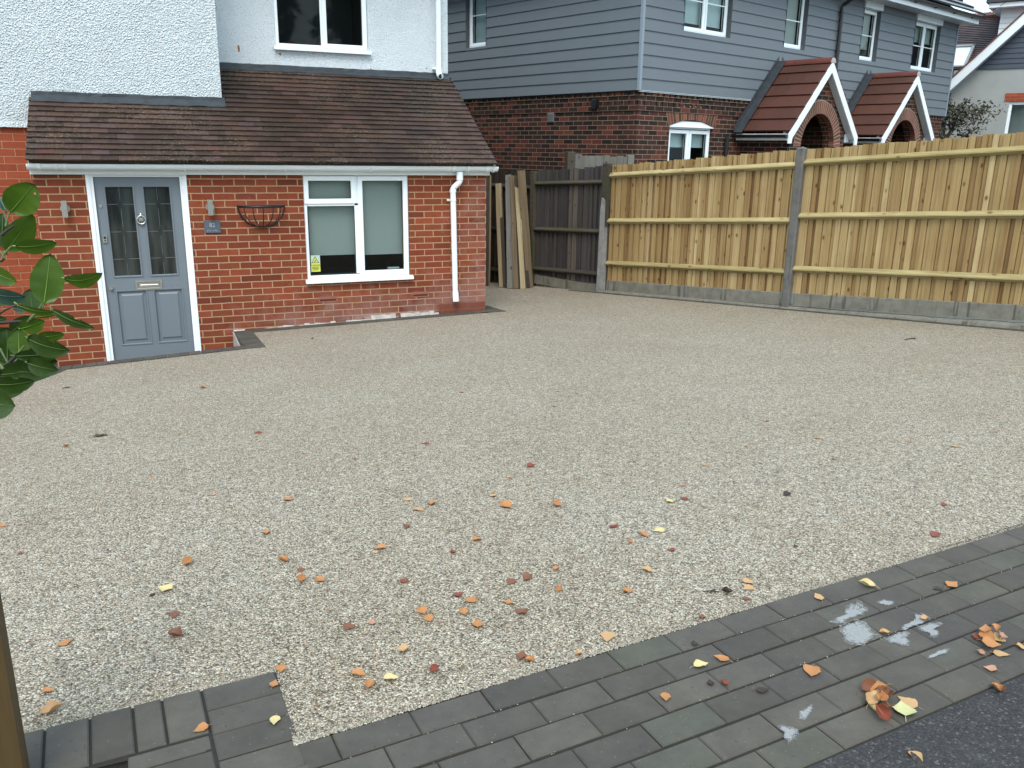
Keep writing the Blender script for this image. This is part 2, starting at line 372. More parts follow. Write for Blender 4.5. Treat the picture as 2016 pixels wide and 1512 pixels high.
# ------------------------------------------------------------------ ground heights
def softmin(a, b, k=.025):
    m = min(a, b); return m - k * math.log(math.exp(-(a - m) / k) + math.exp(-(b - m) / k))
def zg(x, y):
    """finished surface of the drive"""
    d = -y
    z0 = .02 * max(min(x, 0), -3) - .055 * max(0, min(-3 - x, 3))
    z0 *= max(0., min(1., 1 - d / 7.4))
    return softmin(z0 + .072 * max(d, -7), .5465)
EX = Vector((math.cos(R(4.51)), math.sin(R(4.51)), 0)); FX = Vector((EX.y, -EX.x, 0))   # along / across the block paving (FX points at the road)
O1 = Vector((-3.555, -7.939, .54))
def yfront(x):
    return -7.939 + (x + 3.555) * .0789 if x > -3.5555 else -7.605 + (x + 3.555) * .065
WELL = (-5.9, -3.05, -1.205)          # sunken entrance: x0, x1, front edge y
def lines(a, b, st, extra=()):
    L = [a + (b - a) * i / max(1, round((b - a) / st)) for i in range(max(1, round((b - a) / st)) + 1)]
    for e in extra:
        if a < e < b: L = [q for q in L if abs(q - e) > st * .3 or q in (a, b)] + [e]
    return sorted(set(L))
def sheet(name, x0, x1, yb, mat, dz=0, hole=None):
    me_v = {}; V = []; F = []
    xs = lines(x0, x1, .25, (-3.05,)); ys = lines(-7.3, yb, .25, (-1.205,))
    def vid(i, j):
        k = (i, j)
        if k not in me_v:
            x = xs[i]; y = yfront(x) if j < 0 else ys[j]
            if x <= -3.5555 and j < 0: y = yfront(x)
            me_v[k] = len(V); V.append((x, y, zg(x, y) + dz))
        return me_v[k]
    for i in range(len(xs) - 1):
        for j in range(-1, len(ys) - 1):
            if hole and j >= 0:
                cx = (xs[i] + xs[i + 1]) / 2; cy = (ys[j] + ys[j + 1]) / 2
                if cx < hole[1] and cx > hole[0] and cy > hole[2] and cy < .9: continue
            F.append((vid(i, j), vid(i + 1, j), vid(i + 1, j + 1), vid(i, j + 1)))
    return V, F
V1, F1 = sheet('g', -3.555, 9, 9, None); V0, F0 = sheet('g', -8.5, -3.5556, 9, None, hole=WELL)
# the piece between -3.5556 and -3.05 also holds a slice of the sunken entrance
V1, F1 = sheet('g', -3.555, 9, 9, None, hole=WELL)
mb = MB(); mb.smooth = True
for V_, F_ in ((V1, F1), (V0, F0)):
    for f in F_: mb.face([V_[i] for i in f])
# small skirt down the cut edge
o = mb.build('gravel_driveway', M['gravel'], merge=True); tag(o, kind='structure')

# base ground, road, sunken floor
mb = MB()
prof = [(-60, .50), (-8.95, .50), (-8.0, .46), (-7.4, .44), (-1.4, -.02), (-1.3, -.46), (3, -.46), (300, -.46)]
for a, b in zip(prof[:-1], prof[1:]):
    mb.face([(-300, a[0], a[1]), (300, a[0], a[1]), (300, b[0], b[1]), (-300, b[0], b[1])])
tag(mb.build('ground', M['soil']), kind='structure')
mb = MB(); mb.box(-5.9, -3.06, -1.19, -.001, -.40, -.36)
tag(mb.build('entrance_well_floor', M['concrete']), kind='structure')
TR = Matrix.Translation(O1) @ Matrix(((EX.x, FX.x, 0, 0), (EX.y, FX.y, 0, 0), (0, 0, 1, 0), (0, 0, 0, 1)))
NR = 6; PR = .1045; PL = .2085
def P(e, f, z=0): return TR @ Vector((e, f, z))
mb = MB()
# asphalt pavement beyond the blocks
fe = NR * PR + .002
mb.face([P(-30, fe, -.004), P(-30, 14, -.004), P(30, 14, -.004), P(30, fe, -.004)][::-1])
o = mb.build('asphalt_footway', M['asphalt']); tag(o, kind='structure')
# block paving
mb = MB(); r2 = random.Random(3)
def block(e0, e1, f0, f1, z=0):
    a = r2.random(); j = r2.uniform(-.0018, .0018); k = .0014
    k2 = .0042; mb.bbox(e0 + k, e1 - k, -f1 + k2, -f0 - k2, -.06, z + j, .004, a, TR @ Matrix.Scale(-1, 4, (0, 1, 0)))
OFF = [.092, .196, .088, .198, .094, .19]
for r in range(NR):
    e = 0 if r == 0 else -.62
    start = OFF[r] - PL * 8
    f0 = r * PR; f1 = f0 + PR
    k = 0
    while True:
        a = start + k * PL; b = a + PL; k += 1
        lo = 0.003 if r == 0 else (0.003 if r < 4 else -1.5)
        if b <= lo + .01: continue
        a = max(a, lo)
        if a > 8.2: break
        block(a, b, f0, f1)
# left group: stretchers beside the gravel corner, soldiers, cut band
def lblock(x0, x1, y0, y1, z=0, tilt=0):
    a = r2.random(); mb.bbox(x0 + .0022, x1 - .0022, y0 + .0022, y1 - .0022, .46, .54 + z + r2.uniform(-.001, .001), .004, a,
        Matrix.Translation((-3.56, -7.605, 0)) @ Matrix.Rotation(R(3.7), 4, 'Z') @ Matrix.Translation((3.56, 7.605, 0)))
y = -7.605
for r in range(9):
    lblock(-3.757, -3.560, y - .1035, y, -.001 * (r % 2)); y -= .1035
for x0, x1 in ((-3.858, -3.760), (-3.930, -3.860), (-4.032, -3.932), (-4.135, -4.034), (-4.238, -4.137), (-4.34, -4.24), (-4.443, -4.342), (-4.545, -4.445), (-4.648, -4.547), (-4.75, -4.65)):
    lblock(x0, x1, -7.800, -7.602)
lblock(-3.955, -3.760, -7.862, -7.8025, -.005)
y = -7.865
for r in range(7):
    xs = (-3.955, -3.76) if r % 2 == 0 else (-3.86, -3.76)
    lblock(xs[0], xs[1], y - .1035, y, -.004)
    x = xs[0]
    while x > -4.7:
        if not (r < 2 and x > -4.06): lblock(x - .2, x - .003, y - .1035, y, -.004)
        x -= .203
    y -= .1035
pav = mb.build('block_paving', M['paver']); tag(pav, kind='structure')
mb = MB()
mb.face([P(-1.6, NR * PR + .02, -.0065), P(8.4, NR * PR + .02, -.0065), P(8.4, -.02, -.0065), P(-.02, -.02, -.0065), P(-.02, .36, -.0065), P(-1.6, .36, -.0065)])
mb.face([(-4.76, -7.69, .533), (-4.06, -7.64, .533), (-3.76, -7.62, .533), (-3.5565, -7.607, .533), (-3.5565, -7.95, .533), (-3.76, -7.95, .533), (-3.76, -7.84, .533), (-4.06, -7.84, .533), (-4.76, -7.9, .533)])
tag(mb.build('joint_sand', M['joint'], pav), None)

# loose resin-bound pebbles that ragged the seam
r3 = random.Random(11); mb = MB(); mb.smooth = True
ICO = [(0, 0, 1), (.894, 0, .447), (.276, .851, .447), (-.724, .526, .447), (-.724, -.526, .447), (.276, -.851, .447)]
def pebble(x, y, z, r, t):
    a = r3.uniform(0, 6.28); ca, sa = math.cos(a), math.sin(a); sx, sy, sz = r3.uniform(.8, 1.35), r3.uniform(.7, 1), r3.uniform(.55, .9)
    q = []
    for p in ICO + [(.724 * 1.1, .526, -.4), (-.276, .851, -.4), (-.894, 0, -.4), (-.276, -.851, -.4), (.724, -.526, -.4)]:
        px, py = p[0] * sx, p[1] * sy; q.append((x + r * (px * ca - py * sa), y + r * (px * sa + py * ca), z + r * p[2] * sz))
    for i in range(5):
        j = (i + 1) % 5; mb.face([q[0], q[1 + i], q[1 + j]], t); mb.face([q[1 + i], q[6 + i], q[1 + j]], t); mb.face([q[1 + j], q[6 + i], q[6 + j]], t)
for i in range(9000):
    u = r3.random() ** 1.6 * 5.2
    x = -3.555 + u; off = abs(r3.gauss(0, .018)) - .004
    y = yfront(x) + off
    pebble(x, y, zg(x, y) + .0005, r3.uniform(.0017, .0030), r3.random())
for i in range(3600):
    x = -4.3 + r3.random() * .745; y = yfront(x - .0001) + abs(r3.gauss(0, .018)) - .004
    pebble(x, y, zg(x, y) + .0005, r3.uniform(.0017, .0030), r3.random())
for i in range(500):
    y = -7.94 + r3.random() * .335; x = -3.553 + abs(r3.gauss(0, .018)) - .004
    pebble(x, y, zg(x, y) + .0005, r3.uniform(.0017, .0030), r3.random())
# general scatter in the foreground so the surface has a real silhouette of stones
for i in range(15000):
    x = r3.uniform(-4.4, -1.2); y = yfront(x) + r3.random() ** 1.3 * 1.5
    if x > -3.2 and y > -6.3 + 0: pass
    pebble(x, y, zg(x, y) - .0008, r3.uniform(.0016, .0028), r3.random())
for i in range(500):
    e = r3.uniform(0, 4); f = r3.choice([PR, 2 * PR, 3 * PR, 0, 0, 0]) + r3.gauss(0, .003)
    p = P(e, f, -.001); pebble(p.x, p.y, p.z, r3.uniform(.0012, .0022), r3.random())
o = mb.build('gravel_stones', M['pebble']); tag(o, 'loose cream and grey gravel stones along the edge of the driveway', 'gravel', kind='stuff')

# edging strips round the sunken entrance and along the wall
mb = MB()
def strip_block(x0, x1, y0, y1, zz=.002, h=.07):
    a = r2.random(); k = .0015
    q = [(x0 + k, y0 + k), (x1 - k, y0 + k), (x1 - k, y1 - k), (x0 + k, y1 - k)]
    top = [(p[0], p[1], zg(*p) + zz) for p in q]; bot = [(p[0], p[1], p[2] - h) for p in top]
    mb.face(top, a)
    for i in range(4): j = (i + 1) % 4; mb.face([bot[i], bot[j], top[j], top[i]], a)
x = -3.05
while x > -6: strip_block(x - .1, x, -1.385, -1.195, .011); x -= .1025
y = -.2
while y > -1.15:
    strip_block(-3.05, -2.86, y - .1, y, .011); y -= .1025
strip_block(-3.05, -2.86, -1.385, -1.13, .011)
x = -3.05
while x < -.1: strip_block(x, x + .2, -.2, -.012, .011); x += .2025
strip_block(-.0025, .2, -.2, -.0, .011)
y = 0.
while y < 3: strip_block(.012, .2, y, y + .2, .011); y += .2025
strip_block(-.13, 0, -.2, -.012, .011)
tag(mb.build('edging_blocks', M['paver']), kind='structure')
mb = MB()
mb.box(-3.062, -3.048, -1.2, -.001, -.37, -.058)     # retaining faces of the well
mb.box(-5.9, -3.062, -1.2, -1.18, -.37, -.16)
tag(mb.build('entrance_well_wall', M['mortar']), kind='structure')
mb = MB()
xs = lines(-3.05, -.62, .06)
for a, b in zip(xs[:-1], xs[1:]):
    h = .018 + r2.uniform(-.008, .012) + (.03 if -1.5 < a < -.7 else 0); dd = .02 + r2.uniform(-.006, .01)
    if r2.random() < .12: continue
    za = zg(a, 0) + .004
    mb.face([(a, -dd, za + .003), (b, -dd, za + .003), (b, -.0015, za + h), (a, -.0015, za + h)])
mb.build('mortar_fillet', M['mortar'], None)
bpy.data.objects['mortar_fillet']['kind'] = 'structure'

# stains on the paving (thin dried cement film)
def px2g(x, y, z=.54):
    d = RM @ Vector(((x - 1008) / 1648.45, -(y - 756) / 1648.45, -1)); return CAMLOC + d * ((z - CAMLOC.z) / d.z)
def px2s(x, y):
    d = RM @ Vector(((x - 1008) / 1648.45, -(y - 756) / 1648.45, -1)); t = .5
    z = .4
    for _ in range(25):
        p = CAMLOC + d * ((z - CAMLOC.z) / d.z); z = zg(p.x, p.y)
    return Vector((p.x, p.y, z))
def cr(o, s, L): return [(o[0] + x / s, o[1] + y / s) for x, y in L]
ST = [
 cr((1600, 1150), 4.846, [(165, 355), (215, 320), (320, 292), (305, 215), (360, 190), (420, 195), (430, 150), (470, 175), (475, 215), (530, 235), (505, 275), (480, 295), (430, 290), (400, 315), (330, 345), (270, 365), (215, 368)]),
 cr((1600, 1150), 4.846, [(262, 400), (330, 360), (420, 338), (500, 370), (560, 410), (600, 450), (640, 490), (560, 540), (480, 575), (420, 580), (330, 560), (295, 520), (300, 480), (262, 450)]),
 cr((1600, 1150), 4.846, [(605, 165), (680, 150), (770, 160), (778, 190), (740, 208), (690, 195), (640, 185)]),
 cr((1600, 1150), 4.846, [(645, 520), (720, 495), (800, 470), (880, 450), (925, 470), (915, 500), (870, 495), (935, 555), (925, 580), (850, 585), (790, 560), (720, 560)]),
 cr((1600, 1150), 4.846, [(835, 430), (880, 385), (960, 345), (990, 315), (968, 270), (1050, 285), (1110, 320), (1120, 350), (1060, 375), (940, 410), (870, 440)]),
 cr((1600, 1150), 4.846, [(1000, 400), (1080, 365), (1200, 360), (1245, 385), (1180, 405), (1150, 435), (1200, 440), (1225, 480), (1180, 515), (1110, 495), (1120, 460), (1050, 450), (1020, 430)]),
 cr((1600, 1150), 4.846, [(1085, 695), (1130, 670), (1200, 635), (1290, 615), (1310, 635), (1250, 660), (1180, 685), (1105, 712)]),
 cr((1250, 1000), 2.632, [(838, 1100), (850, 1060), (880, 1035), (920, 1018), (925, 1035), (905, 1070), (880, 1100)]),
 cr((1250, 1000), 2.632, [(738, 1135), (765, 1122), (840, 1150), (850, 1175), (830, 1215), (800, 1225), (770, 1185), (775, 1160)]),
]
for k, poly in enumerate(ST):
    mb = MB(); pts = []
    n = len(poly); c = (sum(p[0] for p in poly) / n, sum(p[1] for p in poly) / n)
    for i in range(n):
        a = poly[i]; b = poly[(i + 1) % n]
        for t in (0, .33, .66):
            q = (a[0] + (b[0] - a[0]) * t + r2.uniform(-1.2, 1.2), a[1] + (b[1] - a[1]) * t + r2.uniform(-.9, .9)); pts.append(px2g(*q, .5425))
    cc = px2g(c[0], c[1], .5425)
    m_ = len(pts); lv = [[cc.lerp(p, f) for p in pts] for f in (.0001, .45, .68, .84, 1.06)]
    for q_, t_ in zip(range(4), (1., .75, .5, .22)):
        for i in range(m_): mb.face([lv[q_][i], lv[q_ + 1][i], lv[q_ + 1][(i + 1) % m_], lv[q_][(i + 1) % m_]], t_)
    mb.build('cement_stain', M['stain'], pav)

# ------------------------------------------------------------------ building helpers
def holed_wall(mb, x0, x1, z0, z1, holes, y=0., reveal=.1, back=None):
    """front face in the plane y, with real openings and reveals going back"""
    xs = sorted({x0, x1, *[h[0] for h in holes], *[h[1] for h in holes]}); zs = sorted({z0, z1, *[h[2] for h in holes], *[h[3] for h in holes]})
    xs = [q for q in xs if x0 <= q <= x1]; zs = [q for q in zs if z0 <= q <= z1]
    for a, b in zip(xs[:-1], xs[1:]):
        for c, d in zip(zs[:-1], zs[1:]):
            mx, mz = (a + b) / 2, (c + d) / 2
            if any(h[0] < mx < h[1] and h[2] < mz < h[3] for h in holes): continue
            mb.face([(a, y, c), (b, y, c), (b, y, d), (a, y, d)])
    for h in holes:
        a, b, c, d = h
        yb = y + reveal
        mb.face([(a, y, c), (a, yb, c), (a, yb, d), (a, y, d)]); mb.face([(b, y, c), (b, y, d), (b, yb, d), (b, yb, c)])
        mb.face([(a, y, d), (a, yb, d), (b, yb, d), (b, y, d)]); mb.face([(a, y, c), (b, y, c), (b, yb, c), (a, yb, c)])
def ring(mb, x0, x1, z0, z1, w, y0, y1, b=.006):
    """rectangular frame with a bevelled inner edge, lying in xz"""
    for (ox0, ox1, oz0, oz1), (ix0, ix1, iz0, iz1) in (((x0, x1, z0, z1), (x0 + w, x1 - w, z0 + w, z1 - w)),):
        O = [(ox0, oz0), (ox1, oz0), (ox1, oz1), (ox0, oz1)]; I = [(ix0, iz0), (ix1, iz0), (ix1, iz1), (ix0, iz1)]
        IB = [(ix0 - b, iz0 - b), (ix1 + b, iz0 - b), (ix1 + b, iz1 + b), (ix0 - b, iz1 + b)]
        for i in range(4):
            j = (i + 1) % 4
            mb.face([(O[i][0], y0, O[i][1]), (O[j][0], y0, O[j][1]), (IB[j][0], y0, IB[j][1]), (IB[i][0], y0, IB[i][1])])
            mb.face([(IB[i][0], y0, IB[i][1]), (IB[j][0], y0, IB[j][1]), (I[j][0], y0 + b, I[j][1]), (I[i][0], y0 + b, I[i][1])])
            mb.face([(I[i][0], y0 + b, I[i][1]), (I[j][0], y0 + b, I[j][1]), (I[j][0], y1, I[j][1]), (I[i][0], y1, I[i][1])])
            mb.face([(O[i][0], y0, O[i][1]), (O[i][0], y1, O[i][1]), (O[j][0], y1, O[j][1]), (O[j][0], y0, O[j][1])])
def window(parent, x0, x1, z0, z1, y, lights, sill=True, blind=None, room=.5, fw=.045, bars=(), sash=.05, blind_mat='blind', mat='upvc', frame_extra=0, sill_over=.025, name='window', back=None):
    """lights: (x0,x1,z0,z1,is_sash). y: face of the frame. one frame, a pane per light"""
    mb = MB(); ring(mb, x0, x1, z0, z1, fw, y, y + .06)
    for a, b, c, d, s in lights:
        if s: ring(mb, a, b, c, d, sash, y - .014, y + .05)
    # fill mullions and transoms between lights
    ls = lights
    xs = sorted({q for l in ls for q in l[:2]})
    for l in ls:
        for k in ls:
            if l is k: continue
            if 0 < k[0] - l[1] < .12 : mb.box(l[1] - .002, k[0] + .002, y + .004, y + .055, max(l[2], k[2]) - .002, min(l[3], k[3]) + .002)
            if 0 < k[2] - l[3] < .12 and min(l[1], k[1]) > max(l[0], k[0]): mb.box(max(l[0], k[0]) - .002, min(l[1], k[1]) + .002, y + .003, y + .054, l[3] - .002, k[2] + .002)
    w = mb.build(name, M[mat], parent)
    for a, b, c, d, s in lights:
        g = MB(); q = sash if s else 0
        # gasket + pane
        a2, b2, c2, d2 = a + q, b - q, c + q, d - q
        g.face([(a2, y + .022, c2), (b2, y + .022, c2), (b2, y + .022, d2), (a2, y + .022, d2)])
        g.build('pane', M['glass'], w)
        g = MB(); gk = .006
        ring(g, a2, b2, c2, d2, gk, y + .012, y + .03, .001); g.build('gasket', M['black_plastic'], w)
    for (a, b, c, d) in bars:
        g = MB(); g.box(a, b, y + .008, y + .02, c, d); g.build('glazing_bar', M[mat], w)
    if sill:
        g = MB(); g.box(x0 - sill_over, x1 + sill_over, y - .075, y + .02, z0 - .035, z0 - .001); g.box(x0 - sill_over - .002, x1 + sill_over + .002, y - .082, y - .0752, z0 - .042, z0 - .012)
        g.build('sill', M[mat], w)
    if blind:
        for (a, b, c, d) in blind:
            g = MB(); g.box(a, b, y + .10, y + .104, c, d); g.box(a, b, y + .094, y + .11, c - .012, c - .0005)
            g.build('blind', M[blind_mat], w)
    if room:
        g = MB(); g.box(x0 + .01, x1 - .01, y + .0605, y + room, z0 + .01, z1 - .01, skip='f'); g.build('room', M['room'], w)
    return w

def tile_field(mb, origin, u, s, width, length, gauge, tw, th=.012, jit=.002, rows=None, lift=1.0, rr=None, clip=None, sag=0, stag=True):
    """overlapping tiles. origin = eaves corner, u = unit along eaves, s = unit up the slope"""
    u = Vector(u).normalized(); s = Vector(s).normalized(); n = u.cross(s).normalized()
    if n.z < 0: n = -n
    rr = rr or r2; N = int(math.ceil(length / gauge - 1e-6))
    for r in range(N):
        off = (tw / 2 if (r % 2 and stag) else 0); k = 0; x = -off
        while x < width - 1e-4:
            a = max(x, 0); b = min(x + tw, width); x += tw
            if b - a < .01: continue
            s0 = r * gauge; s1 = min(s0 + gauge * 1.15, length + .02)
            if clip:
                c = clip((a + b) / 2, s0, a, b)
                if not c: continue
            t = rr.random(); j = rr.uniform(-jit, jit); j2 = rr.uniform(-jit, jit) * .8; ds = rr.uniform(-jit, jit) * 1.2
            g = .0009
            def Q(uu, ss, nn): return Vector(origin) + u * uu + s * ss + n * nn
            lo = th * lift
            a0, b0 = a + g, b - g
            p = [Q(a0, s0 + ds, lo + th + j), Q(b0, s0 + ds, lo + th + j2), Q(b0, s1, th * .6), Q(a0, s1, th * .6)]
            q = [Q(a0, s0 + ds, lo + j - th * .25), Q(b0, s0 + ds, lo + j2 - th * .25), Q(b0, s1, -th * .3), Q(a0, s1, -th * .3)]
            mb.face(p, t); mb.face([q[0], q[1], p[1], p[0]], t); mb.face([q[0], p[0], p[3], q[3]], t); mb.face([q[1], q[2], p[2], p[1]], t)
    return n

# ------------------------------------------------------------------ the rendered house with the brick extension
H1 = empty('pebbledash_house', (0, 0, 0), 0, 'white pebbledashed house with a red brick lean-to, grey front door and brown tiled roof', 'house')
XL, XR = -4.845, 0.0
DOOR = (-4.366, -3.415, -.40, 1.676); WIN = (-2.195, -.975, .495, 1.668)
V1_ = (-2.08, -1.86, .222, .290); V2_ = (-.955, -.74, .222, .290)
mb = MB()
holed_wall(mb, XL, XR, -.40, 1.73, [DOOR, WIN, V1_, V2_], 0, .10)
mb.face([(XR, 0, -.4), (XR, 8, -.4), (XR, 8, 1.9), (XR, 0, 1.73)]); mb.face([(XL, 0, -.4), (XL, 0, 1.73), (XL, .82, 2.3), (XL, .82, -.4)])
mb.build('brick_wall', M['brick'], H1)
mb = MB()
mb.face([(-9, .82, -.46), (XL, .82, -.46), (XL, .82, 2.132), (-9, .82, 2.132)])
mb.build('old_brick_wall', M['brick_old'], H1)
# bay render (coarse) and recessed render (fine)
BX = -2.925
mb = MB()
mb.face([(-9, .80, 2.132), (XL - .015, .80, 2.132), (XL - .015, .80, 5.3), (-9, .80, 5.3)])
mb.face([(XL - .015, .80, 2.36), (BX, .80, 2.36), (BX, .80, 5.3), (XL - .015, .80, 5.3)])
mb.face([(BX, .80, 2.3), (BX, 1.52, 2.3), (BX, 1.52, 5.3), (BX, .80, 5.3)])
mb.face([(-9, .80, 2.132), (-9, .84, 2.132), (XL - .015, .84, 2.132), (XL - .015, .80, 2.132)])
mb.face([(-9, .80, 2.132), (-9, 9, 2.132), (-9, 9, 5.3), (-9, .80, 5.3)])
# proud drip edge
mb.prism([(-9, .775, 2.125), (-9, .80, 2.125), (-9, .80, 2.19)], (9 + XL - .015, 0, 0))
o = mb.build('coarse_render', M['dash_coarse'], H1)
UW = (-2.195, -1.045, 3.150, 4.35)
mb = MB()
holed_wall(mb, BX, .022, 2.70, 5.3, [UW], 1.50, .09)
mb.face([(.022, 1.5, 1.6), (.022, 8.5, 1.6), (.022, 8.5, 5.3), (.022, 1.5, 5.3)])
mb.build('fine_render', M['dash_fine'], H1)
rust = simple('rust_stain', (.30, .13, .05), .9, .4, 40)
for (x_, z_, a_, b_) in ((-2.634, 3.10, .014, .045), (-2.150, 3.062, .014, .018), (-.27, 2.985, .006, .012), (-1.02, 2.945, .006, .01)):
    mb = MB(); pr_ = random.Random(int(z_ * 1e3)); mb.face([(x_ + a_ * math.cos(t) * pr_.uniform(.6, 1.2), 1.4975, z_ + b_ * math.sin(t) * pr_.uniform(.7, 1.2)) for t in [2 * math.pi * k / 12 for k in range(12)]]); mb.build('rust_stain', rust, H1)
# lean-to roof
EZ, EY = 1.795, -.205
UT = 2.865; SL = math.atan2(UT - EZ, 1.50 - EY); sv = Vector((0, math.cos(SL), math.sin(SL)))
mb = MB(); Lr = (1.50 - EY) / math.cos(SL); x0r = -4.862; wr = .062 - x0r
def clipr(c, s0, a, b):
    yy = EY + s0 * math.cos(SL)
    if yy > .82 + .02 and b < BX + .02: return False
    return True
tile_field(mb, (x0r, EY, EZ), (1, 0, 0), sv, wr, Lr, .1, .165, .0135, .0026, clip=clipr, rr=random.Random(5))
# underlay and verge pointing
nn = Vector((0, -math.sin(SL), math.cos(SL)))
a = Vector((x0r + .02, EY + .03, EZ + .005)); 
mb.tint = .1
mb.prism([a, a + nn * -.03, a + sv * (Lr - .04) + nn * -.03, a + sv * (Lr - .04)], (wr - .04, 0, 0))
rf = mb.build('roof', M['tiles'], H1)
mb = MB()
vx = .052
mb.prism([(vx - .03, EY + .02, EZ - .015), (vx - .03, EY + .02, EZ + .004), Vector((vx - .03, EY + .02, EZ + .004)) + sv * (Lr - .02), Vector((vx - .03, EY + .02, EZ - .02)) + sv * (Lr - .02)], (.028, 0, 0))
mb.build('verge_mortar', M['mortar'], rf)
# lead flashings: an irregular folded strip
def flashing(y, x0, x1, parent, nm='flashing'):
    mb = MB(); z = EZ + (y - EY) * math.tan(SL) + .026
    xs = lines(x0, x1, .08); r4 = random.Random(int(x0 * 100))
    pr = [(y - .004, z + .045), (y - .006, z + .01), (y - (.10 if y < 1 else .065), z - (.10 if y < 1 else .065) * math.tan(SL) + .008)]
    P_ = [[(x, p[0] + r4.uniform(-.003, .003), p[1] + r4.uniform(-.004, .004)) for p in pr] for x in xs]
    for A, B in zip(P_[:-1], P_[1:]):
        for k in range(2): mb.face([A[k + 1], B[k + 1], B[k], A[k]])
    for A, B in zip(P_[:-1], P_[1:]): mb.face([A[2], (A[2][0], A[2][1], A[2][2] - .008), (B[2][0], B[2][1], B[2][2] - .008), B[2]])
    mb.build(nm, M['lead'], parent)
flashing(.80, x0r + .02, BX + .03, rf); flashing(1.50, BX, .03, rf)
# fascia, soffit, gutter
mb = MB(); mb.box(-4.86, .035, -.035, -.0035, 1.668, 1.80);
mb.build('fascia', M['upvc_dull'], H1)
gx0, gx1 = -4.87, .10
def half_tube(mb, x0, x1, yc, zc, r, n=10, th=.003):
    P1 = [(yc - r * math.cos(math.pi * k / n), zc - r * math.sin(math.pi * k / n)) for k in range(n + 1)]
    P2 = [(yc - (r - th) * math.cos(math.pi * k / n), zc - (r - th) * math.sin(math.pi * k / n)) for k in range(n + 1)]
    mb.smooth = True
    for k in range(n):
        a, b = P1[k], P1[k + 1]; mb.face([(x0, *a), (x1, *a), (x1, *b), (x0, *b)])
        a, b = P2[k], P2[k + 1]; mb.face([(x0, *b), (x1, *b), (x1, *a), (x0, *a)])
    mb.smooth = False
    mb.face([(x0, *P1[0]), (x0, *P2[0]), (x1, *P2[0]), (x1, *P1[0])]); mb.face([(x0, *P1[-1]), (x1, *P1[-1]), (x1, *P2[-1]), (x0, *P2[-1])])
    for x in (x0, x1):
        for k in range(n): mb.face([(x, *P1[k]), (x, *P1[k + 1]), (x, *P2[k + 1]), (x, *P2[k])])
mb = MB(); gy, gz_ = -.095, 1.772
half_tube(mb, gx0, gx1, gy, gz_, .058)
for e in (gx0, gx1):     # stop ends
    P1 = [(e, gy - .061 * math.cos(math.pi * k / 10), gz_ - .061 * math.sin(math.pi * k / 10)) for k in range(11)]
    mb.prism(P1, (.012 if e < 0 and e < -1 else -.012, 0, 0))
gut = mb.build('gutter', M['upvc'], H1)
for xb, wb_ in ((-4.762, .03), (-4.612, .02), (-4.532, .025), (-3.42, .018), (-2.40, .018), (-1.43, .018), (-.03, .05), (-.46, .03), (-.28, .03), (.05, .03)):
    mb = MB(); half_tube(mb, xb - wb_ / 2, xb + wb_ / 2, gy, gz_ + .003, .071, th=.009); mb.box(xb - wb_ / 2, xb + wb_ / 2, gy + .058, -.0355, gz_ - .03, gz_ + .004)
    mb.build('gutter_bracket', M['upvc'], gut)
mb = MB(); mb.smooth = True
xo = -.372
mb.tube([(xo, gy, 1.71), (xo, gy, 1.615)], .040, 14); mb.smooth = False
mb.tube([(xo, gy, 1.66), (xo, gy, 1.60), (xo - .008, gy + .004, 1.585), (xo - .06, gy + .035, 1.530), (xo - .072, gy + .040, 1.51), (xo - .072, gy + .040, 1.46)], .034, 14)
mb.tube([(xo - .072, gy + .040, 1.48), (xo - .045, -.052, .20)], .0335, 14)
mb.tube([(xo - .073, gy + .040, 1.505), (xo - .072, gy + .040, 1.47)], .039, 14); mb.tube([(xo - .045, -.052, .27), (xo - .0443, -.055, .235), (xo - .043, -.067, .155)], .038, 14)
dp = mb.build('downpipe', M['upvc'], H1)
mb = MB(); mb.box(xo - .135, xo - .03, -.008, -.002, 1.365, 1.39); mb.tube([(xo - .07, -.057, 1.368), (xo - .07, -.057, 1.388)], .0365, 14); mb.tube([(xo - .135, -.012, 1.377), (xo - .122, -.012, 1.377)], .012, 8)
mb.build('pipe_clip', M['upvc_dull'], dp)
# upper downpipe
mb = MB(); ux = -.127
mb.tube([(ux, 1.43, 5.3), (ux, 1.43, 2.965)], .034, 14); mb.tube([(ux, 1.43, 2.99), (ux, 1.43, 2.935), (ux + .004, 1.415, 2.905), (ux + .006, 1.375, 2.885)], .040, 14)
mb.box(ux - .075, ux + .01, 1.455, 1.4985, 2.975, 3.0)
dp2 = mb.build('downpipe', M['upvc'], H1)
mb = MB(); mb.tube([(ux + .0062, 1.3748, 2.8848), (ux + .0066, 1.3730, 2.8840)], .031, 14); mb.build('pipe_mouth', M['room'], dp2)  # dark disc stands in for the shade inside the open pipe end
# windows of the house
window(H1, WIN[0] + .004, WIN[1] - .004, WIN[2] + .002, WIN[3] - .003, .022,
    [(-2.185, -1.600, 1.352, 1.655, True), (-2.150, -1.615, .545, 1.325, False), (-1.572, -.99, .517, 1.655, True)],
    blind=[(-2.17, -1.60, .765, 1.65), (-1.56, -1.0, .755, 1.65)], room=.9, fw=.035, sash=.052, sill_over=.03)
window(H1, UW[0] + .004, UW[1] - .004, UW[2] + .002, UW[3], 1.52,
    [(-2.150, -1.635, 3.195, 4.3, False), (-1.612, -1.06, 3.165, 4.3, True)], room=.8, fw=.04, sash=.052, sill_over=.03)
